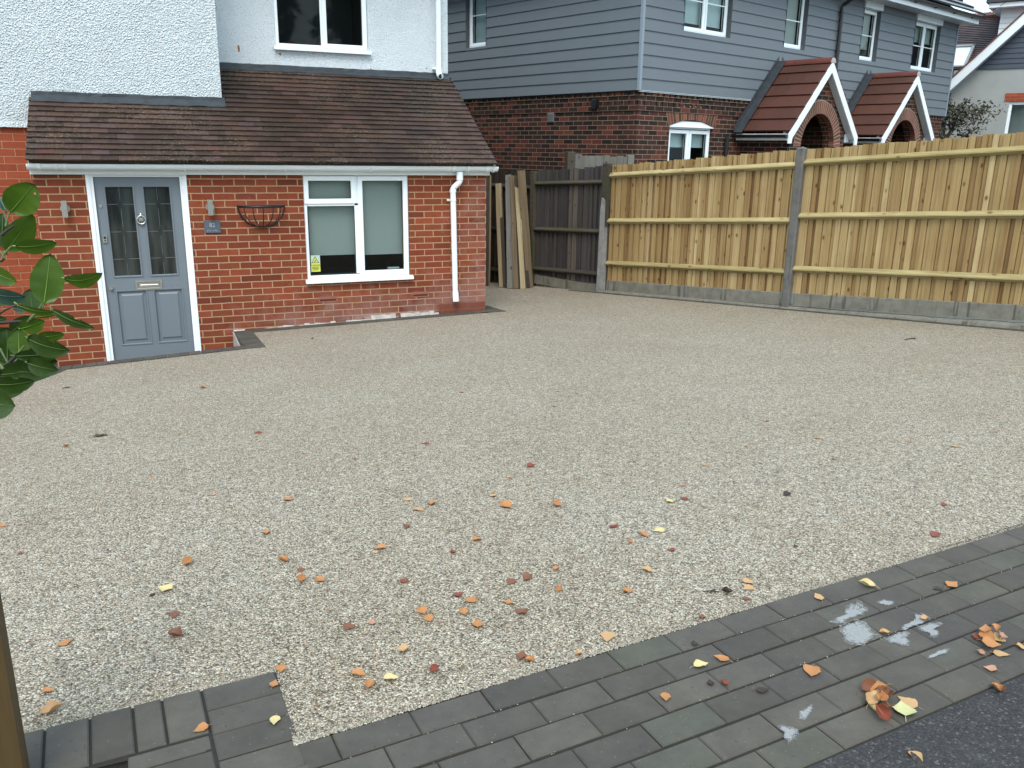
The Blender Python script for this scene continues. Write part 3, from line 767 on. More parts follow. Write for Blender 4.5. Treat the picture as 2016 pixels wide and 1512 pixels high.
# air bricks
for (a, b, c, d) in (V1_, V2_):
    mb = MB(); nx, nz = 13, 2; xs = [a + .012]; 
    holes = []
    for i in range(nx):
        for j in range(nz):
            hx = a + .016 + (b - a - .032) * (i + .5 + (.25 if j else -.25)) / nx; hz = c + .012 + (d - c - .024) * (j + .5) / nz
            holes.append((hx - .0058, hx + .0058, hz - .0115, hz + .0115))
    for j in range(nz):     # one band at a time keeps the grid simple
        z_a = c if j == 0 else (c + d) / 2; z_b = (c + d) / 2 if j == 0 else d
        holed_wall(mb, a, b, z_a, z_b, [h for h in holes if z_a < h[2] < z_b], -.0015, .02)
    v = mb.build('air_brick', M['terracotta'], H1)
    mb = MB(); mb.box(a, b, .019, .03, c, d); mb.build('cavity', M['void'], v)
# door
dx0, dx1, dz1 = -4.300, -3.482, 1.638; dzb = -.372
D = empty('door'); D.parent = H1
YF = .035
mb = MB()
G1 = (-4.205, -3.942, .615, 1.542); G2 = (-3.840, -3.585, .615, 1.542); P1_ = (-4.200, -3.915, -.125, .450); P2_ = (-3.832, -3.556, -.125, .450)
holed_wall(mb, dx0, dx1, dzb, dz1, [G1, G2, P1_, P2_], YF, .018)
mb.face([(dx0, YF, dzb), (dx0, YF, dz1), (dx0, YF + .04, dz1), (dx0, YF + .04, dzb)]); mb.face([(dx1, YF, dzb), (dx1, YF + .04, dzb), (dx1, YF + .04, dz1), (dx1, YF, dz1)])
for q in (P1_, P2_):   # raised and fielded panels
    a, b, c, d = q; O = [(a, c), (b, c), (b, d), (a, d)]; w_ = .030; I = [(a + w_, c + w_), (b - w_, c + w_), (b - w_, d - w_), (a + w_, d - w_)]; w2 = .048
    J = [(a + w2, c + w2), (b - w2, c + w2), (b - w2, d - w2), (a + w2, d - w2)]
    for i in range(4):
        j = (i + 1) % 4
        mb.face([(O[i][0], YF + .018, O[i][1]), (O[j][0], YF + .018, O[j][1]), (I[j][0], YF + .016, I[j][1]), (I[i][0], YF + .016, I[i][1])])
        mb.face([(I[i][0], YF + .016, I[i][1]), (I[j][0], YF + .016, I[j][1]), (J[j][0], YF + .004, J[j][1]), (J[i][0], YF + .004, J[i][1])])
    mb.face([(p[0], YF + .004, p[1]) for p in J])
    ring(mb, a - .012, b + .012, c - .012, d + .012, .014, YF - .007, YF + .002, .004)
for q in (G1, G2):
    a, b, c, d = q; ring(mb, a - .013, b + .013, c - .013, d + .013, .016, YF - .009, YF + .016, .005)
mb.build('door_leaf', M['door_grey'], D)
for q in (G1, G2):
    a, b, c, d = q; mb = MB(); mb.face([(a, YF + .017, c), (b, YF + .017, c), (b, YF + .017, d), (a, YF + .017, d)])
    gl = mb.build('door_glass', M['door_glass'], D)
    mb = MB(); xc = (a + b) / 2; y_ = YF + .014; prev = d; rr = .0022
    for zc in (1.363, 1.078, .793):
        mb.tube([(xc, y_, prev), (xc, y_, zc + .05)], rr, 5)
        mb.tube([(xc, y_, zc + .05), (xc + .024, y_, zc), (xc, y_, zc - .05), (xc - .024, y_, zc)], rr, 5, closed=True)
        mb.tube([(a, y_, zc), (xc - .024, y_, zc)], rr, 5); mb.tube([(xc + .024, y_, zc), (b, y_, zc)], rr, 5)
        prev = zc - .05
    mb.tube([(xc, y_, prev), (xc, y_, c)], rr, 5)
    mb.build('leading', M['came'], D)
mb = MB(); ring(mb, -4.010, -3.748, .458, .560, .022, YF - .010, YF - .001, .004); mb.box(-3.985, -3.773, YF - .008, YF - .0015, .484, .536)
mb.tube([(-3.965, YF - .012, .512), (-3.79, YF - .012, .512)], .004, 6)
mb.build('letter_plate', M['chrome'], D)
mb = MB(); kx = -3.891      # urn knocker
mb.tube([(kx, YF - .001, 1.255), (kx, YF - .024, 1.25)], [.02, .012], 12); mb.tube([(kx, YF - .02, 1.275), (kx, YF - .02, 1.255)], [.002, .014], 10)
loop = [(kx + .040 * math.sin(t) * (1 - .12 * math.cos(t)), YF - .022, 1.203 + .043 * math.cos(t)) for t in [2 * math.pi * k / 20 for k in range(20)]]
mb.tube(loop, .0065, 8, closed=True); mb.tube([(kx, YF - .02, 1.160), (kx, YF - .02, 1.135)], [.012, .003], 10); mb.tube([(kx, YF - .001, 1.163), (kx, YF - .026, 1.163)], [.015, .012], 10)
mb.box(kx - .022, kx + .022, YF - .022, YF - .018, 1.19, 1.225)
mb.build('knocker', M['chrome'], D)
mb = MB(); mb.box(-4.276, -4.237, YF - .018, YF - .001, .973, 1.048); mb.build('bell_push', M['chrome'], D)
mb = MB(); mb.box(-4.268, -4.245, YF - .0185, YF - .0181, 1.012, 1.038); mb.tube([(-4.256, YF - .018, .995), (-4.256, YF - .022, .995)], .008, 12); mb.build('bell_face', M['black_plastic'], D)
mb = MB(); mb.tube([(-4.252, YF, .49), (-4.252, YF - .03, .49)], [.021, .017], 16); mb.build('door_knob', M['chrome'], D)
mb = MB(); mb.tube([(-4.262, YF, 1.350), (-4.262, YF - .012, 1.350)], .016, 16); mb.build('lock', M['chrome'], D)
mb = MB()
mb.box(-4.366 + .002, -4.304, .004, .075, -.395, 1.674); mb.box(-3.478, -3.417, .004, .075, -.395, 1.674); mb.box(-4.3035, -3.4785, .006, .075, 1.642, 1.674)
mb.box(-4.372, -4.335, -.008, .0035, -.395, 1.666); mb.box(-3.447, -3.409, -.008, .0035, -.395, 1.666)
mb.build('door_frame', M['white_paint'], D)
mb = MB(); mb.box(dx0 - .02, dx1 + .02, YF + .0405, YF + .6, dzb, dz1 + .01, skip='f'); mb.build('hallway', M['room'], D)
# upper part of the house that the photo cuts off: eaves and hipped roof
mb = MB(); mb.box(-9.3, .35, .45, 9, 5.28, 5.42); mb.build('eaves', M['upvc_dull'], H1)
mb = MB(); z0, z1 = 5.425, 8.2; c = [(-9.3, .45), (.4, .45), (.4, 9), (-9.3, 9)]; rg = [(-6, 4.7, z1), (-3, 4.7, z1)]
mb.face([(*c[0], z0), (*c[1], z0), rg[1], rg[0]], .3); mb.face([(*c[1], z0), (*c[2], z0), rg[1]], .5); mb.face([(*c[2], z0), (*c[3], z0), rg[0], rg[1]], .4); mb.face([(*c[3], z0), (*c[0], z0), rg[0]], .6)
mb.build('main_roof', M['tiles'], H1)
mb = MB(); mb.box(-8.99, .018, 8.5, 8.6, -.4, 5.29); mb.build('rear_wall', M['dash_fine'], H1)

# ---- fittings on the wall
def text_mesh(txt, size, depth=.001, name='t'):
    cu = bpy.data.curves.new(name, 'FONT'); cu.body = txt; cu.size = size; cu.extrude = depth; cu.align_x = 'CENTER'; cu.align_y = 'CENTER'
    ob = bpy.data.objects.new(name, cu); COL.objects.link(ob); dg = bpy.context.evaluated_depsgraph_get()
    me = bpy.data.meshes.new_from_object(ob.evaluated_get(dg)); bpy.data.objects.remove(ob); bpy.data.curves.remove(cu); return me
def text_obj(name, txt, size, mat, parent, loc, rx=90, depth=.0006):
    me = text_mesh(txt, size, depth); me.materials.clear(); me.materials.append(mat); o = bpy.data.objects.new(name, me); COL.objects.link(o)
    o.parent = parent; o.location = loc; o.rotation_euler = (R(rx), 0, 0); return o
def wall_lamp(x, z, label):
    L = empty('wall_lamp', (x, 0, z), 0, label, 'wall lamp', 'pair of metal wall lamps beside the front door')
    mb = MB(); mb.tube([(0, -.001, 0), (0, -.022, 0)], .045, 20); mb.build('back_plate', M['chrome'], L)
    mb = MB(); mb.tube([(0, -.022, 0), (0, -.05, 0)], .012, 10); mb.build('arm', M['chrome'], L)
    mb = MB(); mb.bbox(-.026, .026, -.100, -.048, -.082, .082, .004); mb.build('lamp_body', M['chrome'], L)
    mb = MB(); mb.tube([(0, -.074, -.0825), (0, -.074, -.085)], .02, 14); mb.build('lens', M['blind_light'], L)
wall_lamp(-4.588, 1.330, 'brushed metal wall lamp left of the grey front door, above the leaves')
wall_lamp(-3.196, 1.330, 'brushed metal wall lamp right of the grey front door, above the house number plate')
SG = empty('house_number_plate', (-3.187, 0, 1.118), 0, 'dark slate house number plate reading 82, fixed to the brick under the wall lamp', 'sign')
mb = MB(); mb.bbox(-.084, .084, -.0675, .0675, 0, .012, .003, M=Matrix.Rotation(R(90), 4, 'X')); mb.build('plate', M['slate'], SG)
text_obj('house_number', '82', .062, M['engrave'], SG, (0, -.0122, .018)); text_obj('street_line', 'OLD LANE', .021, M['engrave'], SG, (0, -.0122, -.040), depth=.0003)
bpy.data.objects.remove(bpy.data.objects['street_line'])      # the second line is too faint to read in the photo: small marks instead
mb = MB()
for k in range(7):
    if k == 3: continue
    x = -.058 + k * .0165; mb.box(x, x + .0025, -.0126, -.0121, -.050, -.034)
    if k % 2: mb.box(x, x + .009, -.0126, -.0121, -.034, -.0315)
    else: mb.box(x + .003, x + .010, -.0126, -.0121, -.0425, -.040)
mb.build('worn_lettering', M['engrave'], SG)
# hanging basket (half round wire wall basket)
BK = empty('wall_basket', (-2.662, 0, 1.340), 0, 'empty black wire wall basket hung on the brick between the number plate and the window', 'basket')
mb = MB(); rb = .25
mb.tube([(-rb, -.006, 0), (rb, -.006, 0)], .006, 6)
mb.tube([(rb * math.cos(t), -.006 - .20 * math.sin(t), 0) for t in [math.pi * k / 20 for k in range(21)]], .006, 6)
mb.box(-rb, rb, -.205, -.199, -.014, .003) if False else None
mb.build('rim', M['black_metal'], BK)
mb = MB(); mb.tube([(rb * math.sin(t), -.006, -.235 * math.cos(t)) for t in [-math.pi / 2 + math.pi * k / 20 for k in range(21)]], .006, 6); mb.build('back_hoop', M['black_metal'], BK)
for k in range(7):
    t = math.pi * (k + .5) / 7; ex, ey = rb * math.cos(t), -.006 - .20 * math.sin(t)
    mb = MB(); mb.tube([(ex * math.cos(q) + .0 , -.006 + (ey + .006) * math.cos(q), -.235 * math.sin(q)) for q in [math.pi / 2 * j / 8 for j in range(9)]], .0058, 5)
    mb.build('rib', M['black_metal'], BK)
mb = MB(); q = .985
pts = [(rb * math.cos(t) * q, -.006 - .20 * math.sin(t) * q) for t in [math.pi * k / 20 for k in range(21)]]
for a, b in zip(pts[:-1], pts[1:]): mb.face([(*a, -.020), (*b, -.020), (*b, .004), (*a, .004)])
mb.build('rim_band', M['black_metal'], BK)
# warning sticker
WS = empty('warning_sticker', (-2.092, .0, .668), 0, 'yellow and white warning sticker in the lower left corner of the ground floor window', 'sticker')
ys = .0425
mb = MB(); mb.box(-.056, .056, ys - .001, ys - .0002, 0.0, .098); mb.build('upper_part', M['sticker_white'], WS)
mb = MB(); mb.box(-.056, .056, ys - .001, ys - .0002, -.092, -.0002); mb.build('lower_part', M['yellow'], WS)
mb = MB(); mb.prism([(-.044, ys - .0016, .010), (.044, ys - .0016, .010), (0, ys - .0016, .088)], (0, .0005, 0)); mb.build('triangle_border', M['sticker_ink'], WS)
mb = MB(); mb.prism([(-.034, ys - .0022, .0155), (.034, ys - .0022, .0155), (0, ys - .0022, .076)], (0, .0005, 0)); mb.build('triangle', M['yellow'], WS)
mb = MB(); mb.prism([(-.014, ys - .0028, .022), (-.008, ys - .0028, .020), (.014, ys - .0028, .044), (.008, ys - .0028, .046)], (0, .0005, 0)); mb.build('pictogram', M['sticker_ink'], WS)
text_obj('warning_text', 'WARNING', .022, M['sticker_ink'], WS, (0, ys - .0012, -.018))
mb = MB()
for k, (a, b) in enumerate(((-.036, .036), (-.042, .042), (-.03, .03))): mb.box(a, b, ys - .0016, ys - .0012, -.042 - k * .015, -.036 - k * .015)
mb.build('small_print', M['sticker_ink'], WS)
# things standing inside the window
mb = MB()
mb.box(-1.22, -1.08, .10, .14, .555, .585)
SB = mb.build('bottle_rack', M['blind_light']); tag(SB, 'small pale ornament lying on the inner sill at the right of the ground floor window', 'ornament')

# ------------------------------------------------------------------ neighbouring house with grey weatherboarding
A2 = R(18.612)
H2 = empty('weatherboarded_house', (3.3993, 2.2187, 0), A2, 'grey weatherboarded house over mixed red brick, with two tiled brick porches behind the fence', 'house')
BL, BD = 11.33, 8.5      # length of the front, depth
ZB, ZT = 2.897, 4.955
GW = (.87, 2.06, 1.25, 2.47)
PC = (3.88, 7.26)        # porch centres
mb = MB(); c_ = .045
holed_wall(mb, c_, BL - c_, -.5, 2.86, [GW], c_, .09)
mb.face([(c_, c_, -.5), (c_, BD, -.5), (c_, BD, 2.86), (c_, c_, 2.86)]); mb.face([(BL - c_, c_, -.5), (BL - c_, c_, 2.86), (BL - c_, BD, 2.86), (BL - c_, BD, -.5)])
mb.face([(c_, BD, -.5), (BL - c_, BD, -.5), (BL - c_, BD, 2.86), (c_, BD, 2.86)])
# oversailing courses
def band(z0, z1, pr):
    mb.box(c_ - pr, BL - c_ + pr, c_ - pr, c_ + .02, z0, z1, skip='k'); mb.box(c_ - pr, c_ + .02, c_ + .0205, BD, z0, z1, skip='r')
band(2.600, 2.672, .016)
band(2.748, 2.88, .016)
k = 0; x = c_
while x < BL - .1:
    mb.box(x, x + .104, c_ - .016, c_ + .02, 2.675, 2.745, skip='k')
    mb.box(x + .004, x + .10, c_ - .036, c_ - .0162, 2.820, 2.876)if k % 1 == 0 else None
    x += .225 if x > BL else .15
y = c_ + .04
while y < 7: mb.box(c_ - .016, c_ + .02, y, y + .104, 2.675, 2.745, skip='r'); mb.box(c_ - .034, c_ - .0162, y, y + .1, 2.820, 2.876); y += .15
mb.build('brick_wall', M['brick2'], H2)
mb = MB(); mb.box(c_ - .0015, c_ + .001, .335, .347, -.4, 2.86); mb.build('movement_joint', M['black_plastic'], H2)
# weatherboards
WA = [(.992, 2.262, 3.85, 4.83), (3.944, 4.66, 3.85, 4.83), (6.775, 7.485, 3.85, 4.83), (9.13, 10.40, 3.83, 4.83)]
LW = (3.735, 4.325, 3.81, 4.85)
PB = .1752
def board(mb, u0, u1, z0, z1, tint):
    # lapped board on the front: leans out at the foot
    mb.face([(u0, -.020, z0), (u1, -.020, z0), (u1, -.004, z1), (u0, -.004, z1)], tint); mb.face([(u0, -.020, z0), (u0, .0, z0), (u1, .0, z0), (u1, -.020, z0)], tint)
def boards(L, holes, nm, mat4):
    mb = MB(); z = ZB; r5 = random.Random(4)
    while z < ZT:
        z1 = min(z + PB, ZT + .02); cuts = sorted({z, z1, *[q for h in holes for q in h[2:4] if z < q < z1]})
        for a, b in zip(cuts[:-1], cuts[1:]):
            m = (a + b) / 2; seg = [(0.0, L)]
            for h in holes:
                if h[2] < m < h[3]:
                    seg = [s for q in seg for s in ((q[0], min(q[1], h[0])), (max(q[0], h[1]), q[1])) if s[1] - s[0] > .001]
            f = lambda zz: -.020 + .016 * (zz - z) / PB
            for s0, s1 in seg:
                mb.face([(s0, f(a), a), (s1, f(a), a), (s1, f(b), b), (s0, f(b), b)])
                if a == z: mb.face([(s0, f(a), a), (s0, .004, a), (s1, .004, a), (s1, f(a), a)])
        z = z1
    if mat4 is not None: mb.v = [tuple(mat4 @ Vector(p)) for p in mb.v]
    return mb
boards(BL, WA, 'f', None).build('front_weatherboards', M['cladding'], H2)
ML = Matrix(((0, 1, 0, 0), (-1, 0, 0, BD), (0, 0, 1, 0), (0, 0, 0, 1)))      # front plane turned onto the left side
lh = [(BD - LW[1], BD - LW[0], LW[2], LW[3])]
boards(BD, lh, 's', ML).build('side_weatherboards', M['cladding'], H2)
mb = MB(); mb.box(-.030, .022, -.030, .022, ZB - .004, ZT, skip=''); mb.build('corner_trim', M['cladtrim'], H2)
mb = MB(); mb.box(BL - .02, BL + .03, -.030, .022, ZB - .004, ZT); mb.build('corner_trim', M['cladtrim'], H2)
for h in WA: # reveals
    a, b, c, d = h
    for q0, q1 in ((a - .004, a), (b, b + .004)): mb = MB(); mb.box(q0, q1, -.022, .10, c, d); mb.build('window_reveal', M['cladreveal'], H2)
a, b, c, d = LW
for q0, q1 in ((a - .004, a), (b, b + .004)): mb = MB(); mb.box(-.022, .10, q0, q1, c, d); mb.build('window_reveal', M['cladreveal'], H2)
mb = MB()
bx = [(0, .04, 2.86, 4.95)]
mb.face([(.012, .012, ZB - .02), (.012, BD, ZB - .02), (.012, BD, ZB + .02), (.012, .012, ZB + .02)]); mb.box(.0, BL, .0, .045, ZB - .012, ZB - .004); mb.box(.0, .045, .045, BD, ZB - .012, ZB - .004)
mb.build('drip_strip', M['black_plastic'], H2)
for i, h in enumerate(WA):
    a, b, c, d = h; y = .070
    if i in (0, 3):
        m = (a + b) / 2; ls = [(a + .03, m - .008, c + .035, d - .03, True), (m + .008, b - .03, c + .035, d - .03, True)]
    else: ls = [(a + .03, b - .03, c + .035, d - .03, True)]
    bars = [(l[0] + .05, l[1] - .05, 4.335, 4.352) for l in ls]
    bl = [(a + .06, b - .06, 4.02 if i == 0 else (3.88 if i == 1 else 4.5), 4.80)] if i in (0, 1) else ([(a + .06, b - .06, 4.45, 4.8)] if i == 3 else [(a + .06, b - .06, 4.1, 4.8)])
    window(H2, a, b, c, d, y, ls, blind=bl, bars=bars, blind_mat='blind_light' if i == 0 else 'blind', room=.6, fw=.04, sash=.05, sill_over=.012)
for h in (WA[2], WA[3]): mb = MB(); mb.box(h[0] - .02, h[1] + .02, -.05, .06, 4.835, 4.975); mb.build('window_head_box', M['upvc'], H2)
# side window (built in the front frame, then turned)
w = window(H2, lh[0][0], lh[0][1], LW[2], LW[3], .07, [(lh[0][0] + .03, lh[0][1] - .03, LW[2] + .035, LW[3] - .03, True)], blind=[(lh[0][0] + .06, lh[0][1] - .06, 3.86, 4.8)], blind_mat='blind_light',
    bars=[(lh[0][0] + .08, lh[0][1] - .08, 4.37, 4.387)], room=.6, fw=.04, sash=.05, sill_over=.012)
w.matrix_local = ML
# ground floor window: segmental head and brick arch
a, b, c, d = GW
window(H2, a, b, c, 2.385, .10, [(a + .03, (a + b) / 2 - .008, c + .03, 2.33, True), ((a + b) / 2 + .008, b - .03, c + .03, 2.33, True)], blind=[(a + .06, b - .06, 2.06, 2.33)], blind_mat='blind_light', room=.6, fw=.04, sash=.06, sill_over=.01)
mb = MB(); n = 14
arcz = lambda x: 2.385 + .105 * (1 - ((x - (a + b) / 2) / ((b - a) / 2)) ** 2)
top = [(a + (b - a) * i / n, .052, max(2.3865, arcz(a + (b - a) * i / n))) for i in range(n + 1)]
mb.prism([(a, .052, 2.386)] + top[::1] + [(b, .052, 2.386)], (0, .02, 0)); mb.box(a - .004, b + .004, .035, .10, 2.372, 2.388); mb.box(a + .35, a + .80, .09, .0995, 2.345, 2.362)
mb.build('arched_window_head', M['upvc'], H2)
mb = MB(); r6 = random.Random(9)
mb.face([(a, c_ + .02, 2.47), (b, c_ + .02, 2.47), (b, c_ + .02, 2.4), (a, c_ + .02, 2.4)])
n = 19
for i in range(n):
    t0, t1 = i / n, (i + 1) / n; x0, x1 = a - .03 + (b - a + .06) * t0 + .005, a - .03 + (b - a + .06) * t1 - .005
    f0, f1 = (t0 - .5) * .16, (t1 - .5) * .16
    zb0, zb1 = arcz(min(max(x0, a), b)) + .002, arcz(min(max(x1, a), b)) + .002
    mb.prism([(x0, c_ - .006, zb0), (x1, c_ - .006, zb1), (x1 + f1, c_ - .006, zb1 + .21), (x0 + f0, c_ - .006, zb0 + .21)], (0, .03, 0), tint=r6.random())
mb.build('window_arch_bricks', tile_mat('arch_bricks', [(0, (.05, .028, .02)), (.4, (.15, .05, .03)), (.8, (.24, .08, .045)), (1, (.27, .09, .05))], rough=.85), H2)
mb = MB()
xm = (a + b) / 2
pts = [(x, c_ - .003, arcz(min(max(x, a), b)) + .003) for x in [a - .03 + (b - a + .06) * i / 20 for i in range(21)]]
for p, q in zip(pts[:-1], pts[1:]):
    fp, fq = (p[0] - xm) * .14, (q[0] - xm) * .14
    mb.face([p, q, (q[0] + fq, q[1], q[2] + .212), (p[0] + fp, p[1], p[2] + .212)])
    mb.face([(p[0] + fp, p[1] - .004, p[2] + .212), (q[0] + fq, q[1] - .004, q[2] + .212), (q[0] + fq, q[1] - .004, q[2] + .224), (p[0] + fp, p[1] - .004, p[2] + .224)])
mb.build('arch_mortar', simple('arch_mortar', (.36, .28, .2), .9), H2)
# vents and small fittings on the side wall
mb = MB(); mb.box(c_ - .02, c_ - .001, 1.93, 2.08, 2.44, 2.60)
for k in range(4): mb.box(c_ - .028, c_ - .0205, 1.935, 2.075, 2.455 + k * .036, 2.475 + k * .036)
mb.build('wall_vent', simple('grey_vent', (.16, .16, .165), .5), H2)
for yy, zz in ((.92, 2.735), (4.05, 2.30)):
    mb = MB(); mb.bbox(c_ - .10, c_ - .002, yy - .055, yy + .055, zz - .06, zz + .06, .02); mb.tube([(c_ - .05, yy, zz - .06), (c_ - .06, yy, zz - .10)], [.045, .03], 10); mb.build('security_light', M['black_plastic'], H2)
# roof and eaves
mb = MB(); mb.box(-.35, BL + .22, -.35, BD + .35, 4.958, 4.978); mb.build('soffit', M['soffit'], H2)
mb = MB(); mb.box(-.352, BL + .222, -.375, -.352, 4.950, 5.075); mb.box(-.375, -.353, -.3515, BD + .35, 4.950, 5.075); mb.build('fascia', M['upvc'], H2)
mb = MB()
half_tube(mb, -.40, BL + .26, -.432, 5.10, .057); 
for k in range(12): mb.box(.3 + k * .98, .33 + k * .98, -.44, -.376, 5.03, 5.10)
mb.build('gutter', M['black_plastic'], H2)
mb = MB(); pit = R(33); s_ = Vector((0, math.cos(pit), math.sin(pit)))
tile_field(mb, (-.42, -.45, 5.125), (1, 0, 0), s_, BL + .22 + .50, 5.4, .33, .33, .03, .002)
s2 = Vector((0, -math.cos(pit), math.sin(pit)))
mb.face([(-.42, BD + .45, 5.12), (BL + .3, BD + .45, 5.12), (BL + .3, BD / 2, 5.12 + (BD / 2 + .45) * math.tan(pit)), (-.42, BD / 2, 5.12 + (BD / 2 + .45) * math.tan(pit))])
mb.face([(BL - .1, -.4, 4.98), (BL - .1, BD + .4, 4.98), (BL - .1, BD / 2, 5.08 + (BD / 2 + .45) * math.tan(pit))]); mb.face([(.1, -.4, 4.98), (.1, BD + .4, 4.98), (.1, BD / 2, 5.08 + (BD / 2 + .45) * math.tan(pit))])
mb.build('roof', M['tiles_dark'], H2)
mb = MB(); ud = 5.82
mb.tube([(ud, -.06, 3.3), (ud, -.06, 4.70), (ud + .01, -.07, 4.76), (ud + .04, -.30, 4.92), (ud + .05, -.41, 4.98), (ud + .05, -.43, 5.06)], .038, 10)
for z in (3.9, 4.6): mb.tube([(ud, -.06, z), (ud, -.06, z + .05)], .046, 10)
mb.build('downpipe', M['black_plastic'], H2)
mb = MB(); mb.tube([(2.42, -.02, -.4), (2.42, -.02, 2.25)], .036, 10); mb.build('downpipe', M['black_plastic'], H2)
# porches
brk = M['brick2']
vmat = tile_mat('porch_arch_bricks', [(0, (.12, .05, .035)), (.5, (.17, .065, .045)), (1, (.22, .085, .06))], rough=.85)
mortm = simple('porch_mortar', (.34, .27, .2), .9)
def porch(pc, last):
    T = empty('porch'); T.parent = H2; T.location = (pc, 0, 0)
    dp_ = 1.06; hw = 1.17; ze = 2.325; zr = 3.545; an = math.atan2(zr - ze, hw); yw = -.93     # yw: brick front face
    ww = .93; zc = 2.10; ro = .57; rv = .215
    # front wall with arched opening
    mb = MB(); n = 24; 
    arc = [(ro * math.cos(math.pi * k / n), zc + ro * math.sin(math.pi * k / n)) for k in range(n + 1)]
    arco = [((ro + rv) * math.cos(math.pi * k / n), zc + (ro + rv) * math.sin(math.pi * k / n)) for k in range(n + 1)]
    for k in range(n):
        a, b = arc[k], arc[k + 1]
        def topz(x): return zr - .04 - abs(x) * math.tan(an)
        mb.face([(a[0], yw, a[1]), (a[0], yw, max(topz(a[0]), a[1])), (b[0], yw, max(topz(b[0]), b[1])), (b[0], yw, b[1])])
        mb.face([(a[0], yw, a[1]), (b[0], yw, b[1]), (b[0], yw + .22, b[1]), (a[0], yw + .22, a[1])])
    for s in (-1, 1):
        mb.face([(s * ro, yw, -.5), (s * ww, yw, -.5), (s * ww, yw, 2.5), (s * ro, yw, 2.7)]); mb.face([(s * ro, yw, -.5), (s * ro, yw + .22, -.5), (s * ro, yw + .22, zc), (s * ro, yw, zc)])
        mb.face([(s * ww, yw, -.5), (s * ww, .04, -.5), (s * ww, .04, 2.45), (s * ww, yw, 2.45)])
        mb.face([(s * (ww - .21), yw + .22, -.5), (s * (ww - .21), .04, -.5), (s * (ww - .21), .04, 2.45), (s * (ww - .21), yw + .22, 2.45)])
    mb.build('porch_wall', brk, T)
    mb = MB(); nv = 34; r6 = random.Random(2)
    for k in range(nv):
        t0, t1 = math.pi * (k + .13) / nv, math.pi * (k + .87) / nv; a = ro - .002; b = ro + rv
        mb.prism([(a * math.cos(t0), yw - .006, zc + a * math.sin(t0)), (b * math.cos(t0), yw - .006, zc + b * math.sin(t0)), (b * math.cos(t1), yw - .006, zc + b * math.sin(t1)), (a * math.cos(t1), yw - .006, zc + a * math.sin(t1))], (0, .10, 0), tint=r6.random())
    mb.build('arch_bricks', vmat, T)
    mb = MB()
    for k in range(n):
        a, b = arc[k], arc[k + 1]; c, d = arco[k], arco[k + 1]; q = (ro + rv + .012) / (ro + rv)
        mb.face([(a[0], yw - .003, a[1]), (c[0] * q, yw - .003, zc + (c[1] - zc) * q), (d[0] * q, yw - .003, zc + (d[1] - zc) * q), (b[0], yw - .003, b[1])])
    mb.build('arch_joints', mortm, T)
    # roof slopes of large plain tiles
    mb = MB(); L = hw / math.cos(an)
    for s in (-1, 1):
        tile_field(mb, (s * hw, 0 if s > 0 else -dp_, ze), (0, -1 if s > 0 else 1, 0), (-s * math.cos(an), 0, math.sin(an)), dp_, L, L / 6, .33, .022, .001, rr=r6)
    mb.build('porch_roof', M['tiles_red'], T)
    mb = MB(); mb.smooth = True
    for i in range(3):
        a0, a1 = -dp_ - .015 + i * .358, -dp_ - .015 + (i + 1) * .358 - .004; m = 8
        for k in range(m):
            t0, t1 = math.pi * k / m, math.pi * (k + 1) / m; rr_ = .095
            f = lambda t, y_: (rr_ * math.cos(t), y_, zr - .035 + rr_ * math.sin(t))
            mb.face([f(t0, a0), f(t0, a1), f(t1, a1), f(t1, a0)], r6.random())
    mb.smooth = False
    mb.build('ridge_tiles', M['tiles_ridge'], T)
    mb = MB(); mb.prism([(.088 * math.cos(math.pi * k / 8), -dp_ - .012, zr - .035 + .088 * math.sin(math.pi * k / 8)) for k in range(9)], (0, .01, 0)); mb.build('ridge_mortar', M['mortar'], T)
    # bargeboards, their soffits
    for s in (-1, 1):
        def q(w, z, y): return (s * w, y, z)
        tz = lambda w: zr - w * math.tan(an)
        mb = MB(); d = .125 / math.cos(an)
        mb.prism([q(0, zr - .01, -dp_ - .008), q(hw + .02, tz(hw + .02) - .01, -dp_ - .008), q(hw + .02, tz(hw + .02) - .165, -dp_ - .008), q(hw - .075, tz(hw + .02) - .165, -dp_ - .008), q(hw - .09, tz(hw - .09) - d - .01, -dp_ - .008), q(0, zr - d - .01, -dp_ - .008)], (0, .022, 0))
        mb.build('bargeboard', M['white_paint'], T)
        mb = MB(); mb.face([q(0, zr - d, -dp_ + .012), q(hw - .09, tz(hw - .09) - d, -dp_ + .012), q(hw - .09, tz(hw - .09) - d, yw), q(0, zr - d, yw)])
        mb.face([q(hw - .12, 2.185, -dp_ + .013), q(hw + .02, 2.185, -dp_ + .013), q(hw + .02, 2.185, 0), q(hw - .12, 2.185, 0)]); mb.box(*(sorted((s * (ww + .002), s * (hw - .01)))), yw - .02, yw - .005, 2.19, 2.34)
        mb.build('porch_soffit', M['soffit'], T)
        mb = MB(); mb.box(*(sorted((s * (hw - .02), s * (hw - .0)))), -dp_ + .02, 0, 2.19, 2.30); mb.build('porch_fascia', M['upvc_dull'], T)
        mb = MB(); x_ = s * (hw + .045); P1 = [(x_ + .05 * math.cos(math.pi + math.pi * k / 8), 2.285 + .055 * math.sin(math.pi + math.pi * k / 8)) for k in range(9)]
        mb.prism([(p[0], -dp_ + .02, p[1]) for p in P1], (0, dp_ - .02, 0))
        mb.build('porch_gutter', M['black_plastic'], T)
        # lead apron where the roof meets the wall
        mb = MB(); nn_ = Vector((s * math.sin(an), 0, math.cos(an)))
        A = Vector((s * (hw + .05), -.026, tz(hw + .05))) + nn_ * .075; B = Vector((0, -.026, zr)) + nn_ * .075
        mb.face([A + Vector((0, -.15, -.005)), B + Vector((0, -.15, -.005)), B, A]); mb.face([A, B, B + Vector((0, 0, .09)), A + Vector((s * .03, 0, .09))])
